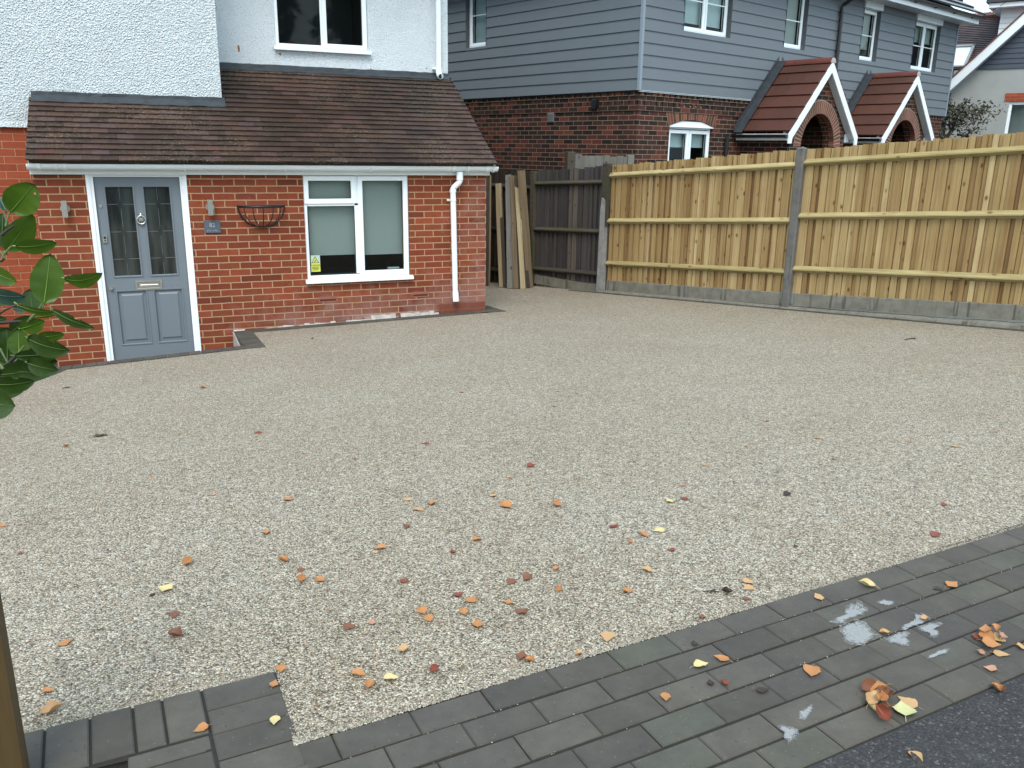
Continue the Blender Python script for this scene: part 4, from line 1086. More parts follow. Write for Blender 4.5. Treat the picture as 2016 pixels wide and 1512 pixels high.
        mb.build('lead_apron', M['lead'], T)
    mb = MB(); mb.box(-.5, .5, .03, .0395, -.5, 2.1); mb.build('porch_door', M['black_plastic'], T)
for i, pc in enumerate(PC): porch(pc, i)

# grey side fence between the two gardens
_gq = Matrix.Rotation(A2, 4, 'Z') @ Vector((-1.04, .50, 0)); _gp = Matrix.Rotation(A2, 4, 'Z') @ Vector((.03, .04, 0)); _gd = _gp - _gq
GT = empty('side_gate', (3.3993 + _gq.x, 2.2187 + _gq.y, 0), math.atan2(_gd.y, _gd.x), 'weathered grey boarded gate seen above the old fence, against the neighbour brick corner', 'gate')
mb = MB(); x = .14; r7 = random.Random(8); GLn = _gd.length
while x < GLn - .14: mb.box(x, x + .115, .0 + r7.uniform(0, .01), .022, -.3, 1.91 + r7.uniform(-.01, .012) - x * .02, r7.uniform(.5, 1)); x += .12
mb.build('gate_boards', M['wood_grey'], GT)
mb = MB(); mb.bbox(.0, .125, -.03, .09, -.4, 1.955, .01, .4); mb.build('gate_post', M['wood_old_rail'], GT)
mb = MB(); mb.bbox(GLn - .13, GLn - .02, -.03, .07, -.4, 1.915, .01, .9); mb.build('gate_post', M['wood_grey'], GT)

# ------------------------------------------------------------------ fences along the right-hand boundary
FA = math.atan2(-.9487, .3162); FO = (2.4547, 1.3398, 0)
FW = Matrix.Translation(FO) @ Matrix.Rotation(FA, 4, 'Z')
def gnd(t, y=0):
    p = FW @ Vector((t, y, 0)); return zg(p.x, p.y)
def fboards(mb, t0, t1, bot, top, seed, pitch=.112, wear=0):
    rr = random.Random(seed); t = t0; base = .5
    while t < t1 - .02:
        w_ = pitch * rr.uniform(.82, 1.18); w_ = min(w_, t1 - t); wide = rr.random() < .15; m = w_ * (rr.uniform(.85, .95) if wide else rr.uniform(.5, .66))
        tn = min(1, max(0, rr.gauss(.5, .21))); zt = top(t) + rr.uniform(-.008, .008) - (rr.uniform(0, .02) if wear else 0)
        zb = bot(t)
        lean = rr.uniform(-.002, .002)
        mb.box(t + .0015, t + m, -.013, .004, zb, zt, tn)
        mb.box(t + m + .004, t + w_ - .002, .004, .013, zb, zt - rr.uniform(-.004, .006), min(1, max(0, tn + rr.uniform(-.45, .25))))
        mb.box(t - .002, t + w_ + .002, .0135, .016, zb, zt - .01, 0.)
        t += w_
def rail(parent, t0, t1, z0, z1, mat, h=.082, dep=.055, nm='rail', y=-.0115):
    mb = MB(); n = 12; r8 = random.Random(int(z0 * 1000) + int(t0 * 10))
    rows = []
    for i in range(n + 1):
        f = i / n; t = t0 + (t1 - t0) * f; z = z0 + (z1 - z0) * f; j = r8.uniform(-.0015, .0015)
        rows.append([(t, y, z + h / 2), (t, y - dep * .35, z + h / 2 - .004 + j), (t, y - dep, z + .004 + j), (t, y - dep, z - .010), (t, y - dep * .2, z - h / 2 + j), (t, y, z - h / 2)])
    tn = r8.random()
    for A, B in zip(rows[:-1], rows[1:]):
        for k in range(5): mb.face([A[k], B[k], B[k + 1], A[k + 1]], tn)
    mb.face(rows[0][::-1], tn); mb.face(rows[-1], tn)
    return mb.build(nm, mat, parent)
NF = empty('new_fence', FO, FA, 'long new honey coloured closeboard fence with three rails, concrete post and gravel boards', 'fence')
def top1(t): return 1.768 + .0861 * t if t < 3.1 else 2.030 + .0796 * (t - 3.1)
def gb1_(t): return .0866 + .0725 * t if t < 3.1 else .316 + .088 * (t - 3.166)
TE = 6.25
mb = MB(); fboards(mb, .055, 3.035, lambda t: gb1_(t) + .002, top1, 21); mb.build('board_panel', M['wood_new'], NF)
mb = MB(); fboards(mb, 3.135, TE - .05, lambda t: gb1_(t) + .002, top1, 37); mb.build('board_panel', M['wood_new'], NF)
mb = MB(); fboards(mb, TE + .05, TE + 3, lambda t: gb1_(t) + .002, top1, 52); mb.build('board_panel', M['wood_new'], NF)
RB = {}
for (t0, t1, zs) in ((.05, 3.04, (1.628, .972, .348)), (3.13, TE - .05, (1.872, 1.248, .612)), (TE + .05, TE + 3, (2.10, 1.48, .85))):
    for z in zs:
        sl = .0724 if t0 < 3 else .0745
        rail(NF, t0, t1, z, z + (t1 - t0) * sl, M['wood_rail'])
        # nail heads are too small; knots come from the material
for t0, t1 in ((.06, 3.03), (3.14, TE - .05), (TE + .05, TE + 3)):
    mb = MB(); n = 10
    for i in range(n):
        a = t0 + (t1 - t0) * i / n; b = t0 + (t1 - t0) * (i + 1) / n
        for (ta, tb) in ((a, b),):
            f = lambda t, y, o: (t, y, gb1_(t) - o)
            mb.face([f(ta, -.03, .158), f(tb, -.03, .158), f(tb, -.03, .006), f(ta, -.03, .006)]); mb.face([f(ta, -.03, .006), f(tb, -.03, .006), f(tb, -.024, 0), f(ta, -.024, 0)])
            mb.face([f(ta, -.024, 0), f(tb, -.024, 0), f(tb, .02, 0), f(ta, .02, 0)]); mb.face([f(ta, -.03, .158), f(ta, .02, .158), f(tb, .02, .158), f(tb, -.03, .158)])
    mb.face([(t0, -.03, gb1_(t0) - .158), (t0, -.024, gb1_(t0)), (t0, .02, gb1_(t0)), (t0, .02, gb1_(t0) - .158)]); mb.face([(t1, -.03, gb1_(t1) - .158), (t1, .02, gb1_(t1) - .158), (t1, .02, gb1_(t1)), (t1, -.024, gb1_(t1))])
    mb.build('gravel_board', M['concrete'], NF)
def cpost(parent, t, ztop, mat, w_=.105, y0=-.085, zb=None):
    mb = MB(); h = w_ / 2; zb = gnd(t, -.1) - .06 if zb is None else zb; y1 = y0 + w_; b = .012
    sec = [(-h + b, y0), (h - b, y0), (h, y0 + b), (h, y1 - b), (h - b, y1), (-h + b, y1), (-h, y1 - b), (-h, y0 + b)]
    m = len(sec)
    for i in range(m):
        j = (i + 1) % m; mb.face([(t + sec[i][0], sec[i][1], zb), (t + sec[j][0], sec[j][1], zb), (t + sec[j][0], sec[j][1], ztop), (t + sec[i][0], sec[i][1], ztop)])
        mb.face([(t + sec[i][0], sec[i][1], ztop), (t + sec[j][0], sec[j][1], ztop), (t, (y0 + y1) / 2, ztop + .022)])
    return mb.build('concrete_post', mat, parent)
cpost(NF, 3.085, 2.035, M['concrete_post']); cpost(NF, TE, 2.31, M['concrete_post'])
for s in (-1, 1):
    mb = MB(); t = 3.085 + s * .075; z = gb1_(t) - .12
    for k in range(2): mb.box(t - .022 if s > 0 else t - .006, t + .006 if s > 0 else t + .022, -.037, -.0305, z - .01, z + .125) if k == 0 else None
    br = mb.build('bracket', simple('galvanised', (.33, .36, .38), .4, .2, 30, metal=.6), NF)
    mb = MB()
    for k in range(4): mb.tube([(t + s * -.006, -.0372, z + .01 + k * .03), (t + s * -.006, -.039, z + .01 + k * .03)], .005, 6)
    mb.build('bolt', M['black_plastic'], br)
mb = MB()
mb.prism([(0, 0, 0)], (0, 0, 0)) if False else None
# mortar haunch beneath the gravel boards, and thin edging at the gravel
mb = MB(); r9 = random.Random(6); n = 60; prev = None
for i in range(n + 1):
    t = -.0 + (TE + 2.9) * i / n; g = gnd(t, -.12); zt = gb1_(t) - .180 + r9.uniform(-.010, .006)
    cur = [(t, -.12 + r9.uniform(-.006, .006), g - .02), (t, -.105 + r9.uniform(-.005, .005), max(g + .02, zt - .02)), (t, -.045, max(g + .03, zt)), (t, .03, max(g + .03, zt))]
    if prev:
        for k in range(3): mb.face([prev[k], cur[k], cur[k + 1], prev[k + 1]])
    prev = cur
tag(mb.build('concrete_haunch', M['concrete'], None, FO, FA), kind='structure')
mb = MB(); t = -.6
while t < TE + 2.9:
    q = [(t + .002, -.185), (t + .2, -.185), (t + .2, -.125), (t + .002, -.125)]; tp = [(*p, gnd(*p) + .010) for p in q]; bt = [(p[0], p[1], p[2] - .06) for p in tp]; a_ = r9.random()
    mb.face(tp, a_)
    for i in range(4): j = (i + 1) % 4; mb.face([bt[i], bt[j], tp[j], tp[i]], a_)
    t += .203
tag(mb.build('fence_edging_blocks', M['paver'], None, FO, FA), kind='structure')

OF = empty('old_fence', FO, FA, 'dark weathered closeboard fence panel between the plank stack and the new fence', 'fence')
ot = lambda t: 1.775 + .072 * t
mb = MB(); fboards(mb, -1.54, -.055, lambda t: -.03 + .10 * (t + 1.5) * .35, ot, 77, .105, 1); mb.build('board_panel', M['wood_old'], OF)
mb = MB(); fboards(mb, -5.2, -1.66, lambda t: -.30, lambda t: 1.66 + .0 * t, 78, .105, 1); mb.build('board_panel', M['wood_dark'], OF)
for z in (1.50, .78, .14): rail(OF, -1.55, -.05, z - .05, z + .03, M['wood_old_rail'], .075, .06)
for z in (1.38, .66, -.05): rail(OF, -5.2, -1.66, z, z, M['wood_dark'], .075, .06)
mb = MB(); mb.bbox(-.05, .05, -.10, .0, .9, 1.80, .006, .3); mb.bbox(-.05, .05, -.035, .045, -.2, 1.2, .006, .3); mb.build('timber_post', M['wood_old_rail'], OF)
mb = MB(); z0 = gnd(0, -.1) - .05
mb.prism([(-.062, -.12, z0), (.045, -.12, z0), (.030, -.12, 1.27), (-.025, -.12, 1.31), (-.045, -.12, 1.15)], (0, .085, 0)); mb.build('concrete_spur', M['concrete_pale'], OF)
mb = MB(); mb.bbox(-1.65, -1.565, -.07, .03, -.4, 1.64, .006, .9); mb.build('timber_post', M['wood_old_rail'], OF)
mb = MB(); mb.box(-1.55, -.06, -.028, .02, -.155 , -.008, M=Matrix.Shear('XY', 4, (0, 0)) if False else None); mb.build('gravel_board', M['concrete'], OF)
for z in ():
    pass

# stacked planks leaning on the old fence, and loose posts in the passage
def plank(bot, top, w_, th, mat, label, face=None, mossy=None, tint=.5):
    b = Vector(bot); t = Vector(top); u = (t - b).normalized(); view = (CAMLOC - b); view.z = 0; side = u.cross(view).normalized(); nrm = side.cross(u).normalized()
    Mx = Matrix((( side.x, nrm.x, u.x, b.x), (side.y, nrm.y, u.y, b.y), (side.z, nrm.z, u.z, b.z), (0, 0, 0, 1))); L = (t - b).length
    mb = MB(); r_ = random.Random(int(b.x * 999)); n = 10
    for i in range(n):
        pass
    bend = r_.uniform(-.006, .006)
    ring_ = []
    for i in range(n + 1):
        f = i / n; y = bend * math.sin(math.pi * f) ; x = bend * math.sin(math.pi * f) * .8
        ww_ = w_ / 2 + r_.uniform(-.0012, .0012); ring_.append([(x - ww_, y - th / 2, L * f), (x + ww_, y - th / 2, L * f), (x + ww_, y + th / 2, L * f), (x - ww_, y + th / 2, L * f)])
    tp = ring_[-1]; ring_[-1] = [(p[0], p[1], p[2] + (r_.uniform(-.012, .012))) for p in tp]
    for A, B in zip(ring_[:-1], ring_[1:]):
        for k in range(4): mb.face([A[k], A[(k + 1) % 4], B[(k + 1) % 4], B[k]], tint)
    mb.face(ring_[0][::-1], tint); mb.face(ring_[-1], tint)
    o = mb.build('timber_plank', mat); o.matrix_world = Mx
    return tag(o, label, 'plank', 'old planks leaning on the fence')
def on(x, y): return (x, y, zg(x, y) + .002)
plank(on(1.415, 2.80), (1.60, 3.50, 1.415), .062, .045, M['wood_dark'], 'dark brown plank, thin edge just left of the leftmost pale sawn plank', tint=.8)
plank(on(1.375, 2.815), (1.565, 3.50, 1.425), .100, .03, M['wood_pale'], 'short pale plank with a sawn top, leftmost of the leaning stack', tint=.35)
plank(on(1.41, 2.56), (1.600, 3.16, 1.57), .10, .045, M['wood_grey'], 'silvery grey plank standing second from the left in the leaning stack', tint=.7)
plank(on(1.485, 2.50), (1.640, 3.10, 1.565), .075, .06, M['wood_brown'], 'brown plank with greenish edge in the middle of the leaning stack', tint=.8)
plank(on(1.525, 2.47), (1.660, 3.05, 1.36), .05, .03, M['wood_dark'], 'thin dark strip of wood between the brown plank and the cream plank', tint=.4)
plank(on(1.575, 2.42), (1.655, 2.92, 1.39), .078, .025, M['wood_pale'], 'narrow cream coloured batten at the front of the leaning stack', tint=.95)
plank(on(1.655, 2.50), (1.660, 2.98, 1.56), .045, .05, M['wood_dark'], 'thin purple brown lath leaning behind the cream batten', tint=.95)
plank(on(1.745, 2.56), (1.690, 2.84, 1.65), .125, .03, M['wood_brown'], 'tall wide knotty board with rounded top, rightmost and highest of the stack', tint=.95)
plank(on(1.70, 2.53), (1.74, 2.95, 1.10), .08, .04, M['wood_dark'], 'short dark rotten board at the foot of the tall knotty board', tint=.2)
plank(on(1.265, 3.26), (1.290, 3.30, 1.62), .075, .05, M['wood_dark'], 'upright grey brown post close beside the corner of the brick extension', tint=1.)
plank(on(1.325, 3.28), (1.350, 3.32, 1.56), .03, .05, M['wood_pale'], 'thin pale upright batten between the brick corner and the dark passage', tint=.1)

# ------------------------------------------------------------------ the third house, far right
A3 = R(-60); O3 = Vector((16.746, 7.716, 0))
e3 = Vector((math.cos(A3), math.sin(A3), 0)); m3 = Vector((-math.sin(A3), math.cos(A3), 0))
def loc3(x, y, d=0):
    r = RM @ Vector(((x - 1008) / 1648.45, -(y - 756) / 1648.45, -1)); c = m3.dot(O3) + d
    p = CAMLOC + r * ((c - m3.dot(CAMLOC)) / m3.dot(r)); q = p - O3; return q.dot(e3), p.z
k7 = lambda x, y: (1700 + x / 5.04, y / 5.04)
H3 = empty('gabled_house', O3, A3, 'pale grey rendered house with white edged gable and brown tiled roof, far right', 'house')
vb = loc3(*k7(1000, 800)); vt = loc3(*k7(1593, 270)); sl3 = (vt[1] - vb[1]) / (vt[0] - vb[0])
zc3 = loc3(*k7(1400, 681))[1]; xl = loc3(*k7(870, 900))[0]; GA = 2.9      # apex u
zg3 = lambda u: vb[1] + (u - vb[0]) * sl3 if u < GA else vb[1] + (2 * GA - u - vb[0]) * sl3
WIN3 = (loc3(*k7(1425, 1150))[0], loc3(*k7(1425, 1150))[0] + 1.1, 2.2, loc3(*k7(1450, 1012))[1])
mb = MB(); holed_wall(mb, xl, 2 * GA - xl, -.5, zc3, [WIN3], 0, .1); mb.build('rendered_wall', M['render3'], H3)
mb = MB(); z = zc3; 
while z < zg3(GA):
    z1 = min(z + .125, zg3(GA)); f = lambda zz: (zz - vb[1]) / sl3 + vb[0]
    mb.face([(f(z), -.03, z), (2 * GA - f(z), -.03, z), (2 * GA - f(z1), -.012, z1), (f(z1), -.012, z1)]); mb.face([(f(z), -.03, z), (f(z), 0, z), (2 * GA - f(z), 0, z), (2 * GA - f(z), -.03, z)])
    z = z1
mb.build('gable_cladding', M['clad3'], H3)
# bargeboard and verge
for s in (0, 1):
    g = lambda u: u if s == 0 else 2 * GA - u
    mb = MB(); u0 = xl - .28; hgt = .30; 
    mb.prism([(g(u0), -.32, zg3(u0)), (g(GA), -.32, zg3(GA)), (g(GA), -.32, zg3(GA) + hgt), (g(u0), -.32, zg3(u0) + hgt)], (0, .03, 0)); mb.build('bargeboard', M['upvc'], H3)
    mb = MB(); mb.prism([(g(u0), -.289, zg3(u0) + .01), (g(GA), -.289, zg3(GA) + .01), (g(GA), -.289, zg3(GA) + .04), (g(u0), -.289, zg3(u0) + .04)], (0, .289, 0)); mb.build('verge_soffit', M['soffit'], H3)
    mb = MB(); 
    u_ = Vector((0, 1, 0)); an3 = math.atan(sl3); dirv = Vector((math.cos(an3) * (1 if s == 0 else -1), 0, math.sin(an3)))
    Lg = (GA - u0) / math.cos(an3)
    tile_field(mb, (g(u0), -.36, zg3(u0) + hgt + .01), (0, 1, 0), dirv, 2.0, Lg, .1, .165, .014, .002, rr=random.Random(3))
    mb.prism([(g(u0), -.345, zg3(u0) + hgt), (g(GA), -.345, zg3(GA) + hgt), (g(GA), -.345, zg3(GA) + hgt + .05), (g(u0), -.345, zg3(u0) + hgt + .05)], (0, .05, 0), tint=.9)
    mb.build('gable_roof', M['verge3'], H3)
# main roof slope behind with rooflight
rl = loc3(*k7(1180, 170), 3.0); rz3 = rl[1]; pt3 = math.atan2(rz3 - 3.75, 3.0)
mb = MB(); tile_field(mb, (-4.0, 0.12, 3.81), (1, 0, 0), (0, math.cos(pt3), math.sin(pt3)), 7.5, 3.0 / math.cos(pt3), .1, .165, .016, .002, rr=random.Random(13))
mb.face([(-4, 3.0, rz3), (3.5, 3.0, rz3), (3.5, 6, 3.7), (-4, 6, 3.7)]); mb.build('main_roof', M['tiles3'], H3)
mb = MB()
for i in range(17): mb.tube([(-4 + i * .45, 3.0, rz3 + .03), (-4 + i * .45 + .42, 3.0, rz3 + .03)], [.10, .092], 8, tint=rnd.random())
mb.build('ridge_tiles', M['verge3'], H3)
mb = MB(); mb.box(-3.9, 3.4, .3, 5.7, -.5, 3.74); mb.build('rear_wall', M['render3'], H3)
def roof_pt(x, y):     # where a sight line meets the main slope
    for _ in range(12):
        pass
    d = 1.0
    for _ in range(20):
        u, z = loc3(x, y, d); d = (z - 3.78) / math.tan(pt3)
    return Vector((u, d, z))
q = [roof_pt(*k7(*p)) for p in ((880, 690), (965, 690), (1095, 468), (905, 480))]
sx0, sx1 = q[1].x - .78, (q[1].x + q[2].x) / 2 + .08; sy0, sy1 = q[1].y, q[2].y
Mr = Matrix.Translation((0, 0, 3.79)) @ Matrix.Rotation(pt3, 4, 'X')
v0, v1 = sy0 / math.cos(pt3), sy1 / math.cos(pt3)
SK = empty('rooflight'); SK.parent = H3
mb = MB(); 
for a, b, c, d in ((sx0, sx0 + .07, v0, v1), (sx1 - .07, sx1, v0, v1), (sx0, sx1, v0, v0 + .07), (sx0, sx1, v1 - .09, v1)): mb.box(a, b, c, d, .0, .09 if c != v0 or d == v1 else .088, M=Mr)
mb.build('rooflight_frame', simple('grey_rooflight_frame', (.22, .23, .24), .4), SK)
mb = MB(); mb.box(sx0 + .07, sx1 - .07, v0 + .07, v1 - .09, .03, .05, M=Mr)
gm = NG('bright_rooflight_glass'); mb.build('rooflight_pane', gm.done((.60, .68, .68), .06, None, .9), SK)
# white clad dormer
dl = loc3(*k7(1335, 380), 1.2); dt = loc3(*k7(1350, 90), 1.2)
mb = MB(); z = dl[1] - .4; x0 = dl[0] - .02
while z < dt[1]:
    z1 = min(z + .13, dt[1]); mb.face([(x0, 1.18, z), (x0 + 2.6, 1.18, z), (x0 + 2.6, 1.195, z1), (x0, 1.195, z1)]); mb.face([(x0, 1.18, z), (x0, 1.2, z), (x0 + 2.6, 1.2, z), (x0 + 2.6, 1.18, z)]); z = z1
mb.face([(x0, 1.18, dl[1] - .4), (x0, 3.5, dl[1] - .4), (x0, 3.5, dt[1]), (x0, 1.18, dt[1])]); mb.build('dormer_cladding', M['clad3w'], H3)
mb = MB(); mb.box(x0 - .28, x0 + 2.8, .85, 3.6, dt[1], dt[1] + .11); mb.build('dormer_fascia', M['upvc'], H3)
mb = MB(); mb.box(x0 - .34, x0 + 2.9, .79, 3.7, dt[1] + .125, dt[1] + .30); mb.build('dormer_roof', M['tiles_dark'], H3)
a, b, c, d = WIN3
window(H3, a, b, c, d, .04, [(a + .05, b - .05, c + .05, d - .05, False)], fw=.07, sill=True, room=.6)
mb = MB(); mb.box(a - .12, b + .12, -.012, -.001, d + .01, d + .22); mb.build('window_lintel', M['brick3'], H3)
# overhead cable
mb = MB(); ca, cb = Vector((16.4, 10.1, 6.35)), None
def at(x, y, dist):
    r = RM @ Vector(((x - 1008) / 1648.45, -(y - 756) / 1648.45, -1)); return CAMLOC + r * dist
p0, p1 = at(1916, 40, 24), at(1990, -2, 22)
n = 16; mb.tube([p0.lerp(p1, i / n) - Vector((0, 0, .03 * math.sin(math.pi * i / n))) for i in range(n + 1)], .008, 5)
tag(mb.build('overhead_cable', M['black_plastic']), 'thin dark overhead cable crossing the patch of sky at the top right', 'cable')

# ------------------------------------------------------------------ shrub beside the far house
def crown(mb, centre, rad, n, size, seed, tints=(0, 1), droop=.3):
    rr = random.Random(seed); c = Vector(centre); cl = [Vector((rr.gauss(0, .5), rr.gauss(0, .5), rr.gauss(0, .5))) for _ in range(26)]
    for i in range(n):
        q = rr.choice(cl); p = q + Vector((rr.gauss(0, .15), rr.gauss(0, .15), rr.gauss(0, .17)))
        p = c + Vector((p.x * rad[0], p.y * rad[1], p.z * rad[2])); a = Vector((rr.gauss(0, 1), rr.gauss(0, 1), rr.gauss(0, .7) - droop)).normalized(); b = a.cross(Vector((rr.gauss(0, 1), rr.gauss(0, 1), rr.gauss(0, 1)))).normalized()
        l = size * rr.uniform(.7, 1.5); w_ = l * .22; mb.face([p, p + a * l * .5 + b * w_, p + a * l, p + a * l * .5 - b * w_], rr.uniform(*tints))
SH = empty('wall_shrub', (15.6, 6.75, 0), 0, 'thin straggly dark shrub against the pale grey house wall at the right', 'shrub')
mb = MB(); rr = random.Random(5)
fol = tile_mat('shrub_leaves', [(0, (.022, .028, .014)), (.5, (.045, .052, .026)), (.85, (.075, .07, .04)), (1, (.11, .08, .045))], rough=.6)
crown(mb, (-1.0, -.25, 2.2), (.45, .5, .8), 1500, .09, 1); crown(mb, (-.35, -.3, 3.1), (.75, .4, .42), 1100, .09, 2); crown(mb, (.25, -.3, 2.85), (.55, .3, .4), 350, .08, 3)
mb.build('foliage', fol, SH)
mb = MB(); br_ = [((-.9, 0, -.4), (-.85, -.1, 1.4), (-.6, -.2, 2.2), (-.1, -.3, 2.9)), ((-.85, -.1, 1.2), (-1.0, -.2, 2.0), (-1.1, -.25, 2.8)), ((-.7, -.15, 1.9), (-.2, -.3, 2.35), (.45, -.35, 2.7)), ((-.5, -.2, 2.4), (-.3, -.3, 2.8), (.2, -.3, 3.1)), ((-.2, -.3, 2.5), (.4, -.3, 2.45), (.75, -.35, 2.35))]
for b in br_: mb.tube(b, [.035 - .008 * i for i in range(len(b))], 6)
mb.build('stem', M['wood_dark'], SH)

# ------------------------------------------------------------------ laurel twigs close to the camera, left edge
def leaf_mat(name, a, b, rough=.38, vein=None):
    g = NG(name); v = g.coord(kind='Object'); c = g.mix(g.mask(g.noise(v, 22, 4, .6), .3, .7), a, b)
    c = g.mix(g.math('MULTIPLY', g.mask(g.attr(), .85, .95), .8), c, tuple(min(1, x * 2.2 + .03) for x in b))
    g.b.inputs['Subsurface Weight'].default_value = 0
    m = g.done(c, rough, g.bump(g.noise(v, 60, 3, .6), .12, .002), .4)
    tr = g.n('BsdfTranslucent'); g.l(c, tr.inputs[0]); mx = g.n('MixShader'); mx.inputs[0].default_value = .25
    out = g.t.nodes['Material Output']; g.l(g.b.outputs[0], mx.inputs[1]); g.l(tr.outputs[0], mx.inputs[2]); g.l(mx.outputs[0], out.inputs[0])
    return m
LM = [leaf_mat('laurel_leaf_bright', (.044, .092, .007), (.075, .135, .010)), leaf_mat('laurel_leaf_dark', (.020, .046, .006), (.036, .074, .009)), leaf_mat('laurel_leaf_blue', (.03, .068, .045), (.058, .11, .078), .3)]
TW = M['twig'] = simple('laurel_twig', (.10, .13, .04), .6, .3, 30); TWD = simple('dark_twig', (.02, .016, .012), .7, .3, 30)
LB = empty('laurel_branch', (-4.45, -8.35, .5), 0, 'glossy green laurel branches reaching in from the left edge close to the camera', 'shrub')
LBI = Matrix.Translation((4.45, 8.35, -.5))
def ray(x, y): return (RM @ Vector(((x - 1008) / 1648.45, -(y - 756) / 1648.45, -1)))
def at2(x, y, D): return CAMLOC + ray(x, y) * D
VIEW = lambda p: (CAMLOC - p).normalized()
def laurel(base, tip, w, D, mi, roll=0, bend=.12, dtip=0, shape=1.0, bite=0, curl=0):
    """leaf from base to tip (photo pixels, D metres in front of the lens); real curved blade with a midrib"""
    A = at2(*base, D); B = at2(*tip, D + dtip); ax = B - A; L = ax.length; u = ax / L; n = VIEW((A + B) / 2); n = (n - u * n.dot(u)).normalized(); s_ = u.cross(n)
    Rm = Matrix.Rotation(R(roll), 3, u); n = Rm @ n; s_ = Rm @ s_
    W = 1.14 * w / 5.4 / 1648.45 * D / 2 / max(.25, math.cos(R(roll)))
    mb = MB(); mb.smooth = True; N = 16; K = 5; rr = random.Random(int(base[0] * 7 + tip[1])); rows = []
    for i in range(N + 1):
        f = i / N; prof = (math.sin(math.pi * min(1, f ** .85)) ** .62) if 0 < f < 1 else 0
        prof *= 1 - .25 * (1 - shape) ; c = A + ax * f + n * (bend * L * (math.sin(math.pi * f) * .6) - curl * L * f * f)
        row = []
        for k in range(-K, K + 1):
            q = k / K; ww_ = W * prof * q * (1 + rr.uniform(-.02, .02) * (abs(k) == K)); cup = .16 * W * (q * q) + .02 * W * math.sin(f * 26) * abs(q)
            row.append(c + s_ * ww_ + n * cup)
        rows.append(row)
    for i in range(N):
        for k in range(2 * K):
            f = (i + .5) / N
            if bite and ((k in (0, 1) and i in (9, 10)) if bite == 1 else (k == 2 * K - 3 and i in (12,))): continue
            vein = 0
            t = .3 + vein
            mb.face([LBI @ rows[i][k], LBI @ rows[i + 1][k], LBI @ rows[i + 1][k + 1], LBI @ rows[i][k + 1]], t)
    # midrib and petiole
    mb.tube([LBI @ (r[K] + n * .0006) for r in rows[:-1]], [max(.0005, .0014 * (1 - i / N)) for i in range(N)], 6, tint=1.0, flat=.7)
    mb.tube([LBI @ (A - ax * .10 - n * .004), LBI @ A], .0015, 6, tint=1.0)
    return mb.build('leaf', LM[mi], LB, merge=True)
c3 = lambda x, y: (x / 5.4, 340 + y / 5.4); c4 = lambda x, y: (x / 5.4, 560 + y / 5.4)
LV = [
 (c3(110, 420), c3(365, 110), 300, 1.50, 0, 8, .10, 0, 1, 2), (c3(60, 830), c3(335, 430), 235, 1.55, 0, 30, .08), (c3(170, 785), c3(610, 735), 145, 1.45, 0, 35, .10),
 (c3(465, 1400), c3(530, 862), 285, 1.42, 0, 10, .06), (c3(690, 1125), c3(1092, 1062), 135, 1.40, 0, 40, .28), (c3(-90, 1040), c3(188, 1165), 150, 1.50, 0, 25, .1),
 (c3(-120, 1270), c3(282, 1310), 150, 1.38, 2, 45, .12), (c3(345, 1490), c3(310, 1240), 190, 1.60, 1, 20, .05),
 (c3(60, 400), c3(-20, 250), 75, 1.5, 2, 20, .1), (c3(70, 830), c3(-10, 440), 130, 1.6, 1, 20, .1), (c3(20, 640), c3(20, 430), 90, 1.58, 1, 20, .1),
 (c4(185, 215), c4(600, 285), 60, 1.36, 0, 50, .16, .02), (c4(560, 270), c4(1010, 462), 95, 1.36, 1, 40, .12, 0, 1, 1), (c4(375, 335), c4(600, 312), 40, 1.5, 0, 40, .1),
 (c4(220, 470), c4(475, 380), 165, 1.45, 0, 20, .1), (c4(300, 575), c4(752, 700), 190, 1.40, 1, 35, .16, 0, 1, 1), (c4(290, 835), c4(630, 910), 165, 1.44, 1, 25, .12), (c4(160, 760), c4(745, 690), 130, 1.46, 1, 30, .1),
 (c4(-60, 1060), c4(375, 1020), 165, 1.38, 1, 30, .14, 0, 1, 1), (c4(60, 900), c4(560, 945), 170, 1.50, 1, 20, .1), (c4(75, 850), c4(70, 455), 230, 1.52, 1, 15, .05), (c4(200, 760), c4(190, 470), 190, 1.50, 0, 15, .05),
 (c4(-90, 1265), c4(168, 1290), 260, 1.36, 1, 10, .12), (c4(-60, 640), c4(60, 880), 130, 1.55, 1, 20, .1), (c4(-60, 380), c4(75, 360), 90, 1.5, 1, 20, .1), (c4(140, 250), c4(285, 280), 60, 1.62, 2, 20, .1),
 (c4(-80, 1120), c4(300, 1060), 190, 1.46, 1, 15, .1), (c4(0, 960), c4(420, 900), 210, 1.5, 1, 15, .1), (c4(-40, 700), c4(300, 640), 200, 1.56, 1, 10, .1), (c4(-20, 820), c4(360, 760), 190, 1.55, 1, 15, .1), (c4(150, 640), c4(560, 600), 170, 1.53, 1, 25, .1), (c4(300, 760), c4(620, 820), 170, 1.47, 1, 25, .1), (c3(-80, 760), c3(60, 620), 150, 1.6, 1, 15, .1), (c4(-90, 120), c4(120, 200), 110, 1.6, 1, 20, .1),
 (c4(-60, 560), c4(120, 470), 150, 1.58, 1, 20, .1), (c4(120, 500), c4(330, 330), 150, 1.62, 1, 20, .1), (c4(400, 560), c4(690, 520), 110, 1.5, 0, 30, .1), (c4(-80, 900), c4(130, 1010), 170, 1.6, 1, 10, .1), (c3(-60, 560), c3(60, 500), 110, 1.62, 1, 10, .1),
]
for a in LV: laurel(*a)
def twig(pts, r0, mat, D=1.5, nm='stem'):
    mb = MB(); n = len(pts); mb.tube([LBI @ at2(*p, D) for p in pts], [r0 * (1 - .5 * i / (n - 1)) for i in range(n)], 8); mb.build(nm, mat, LB)
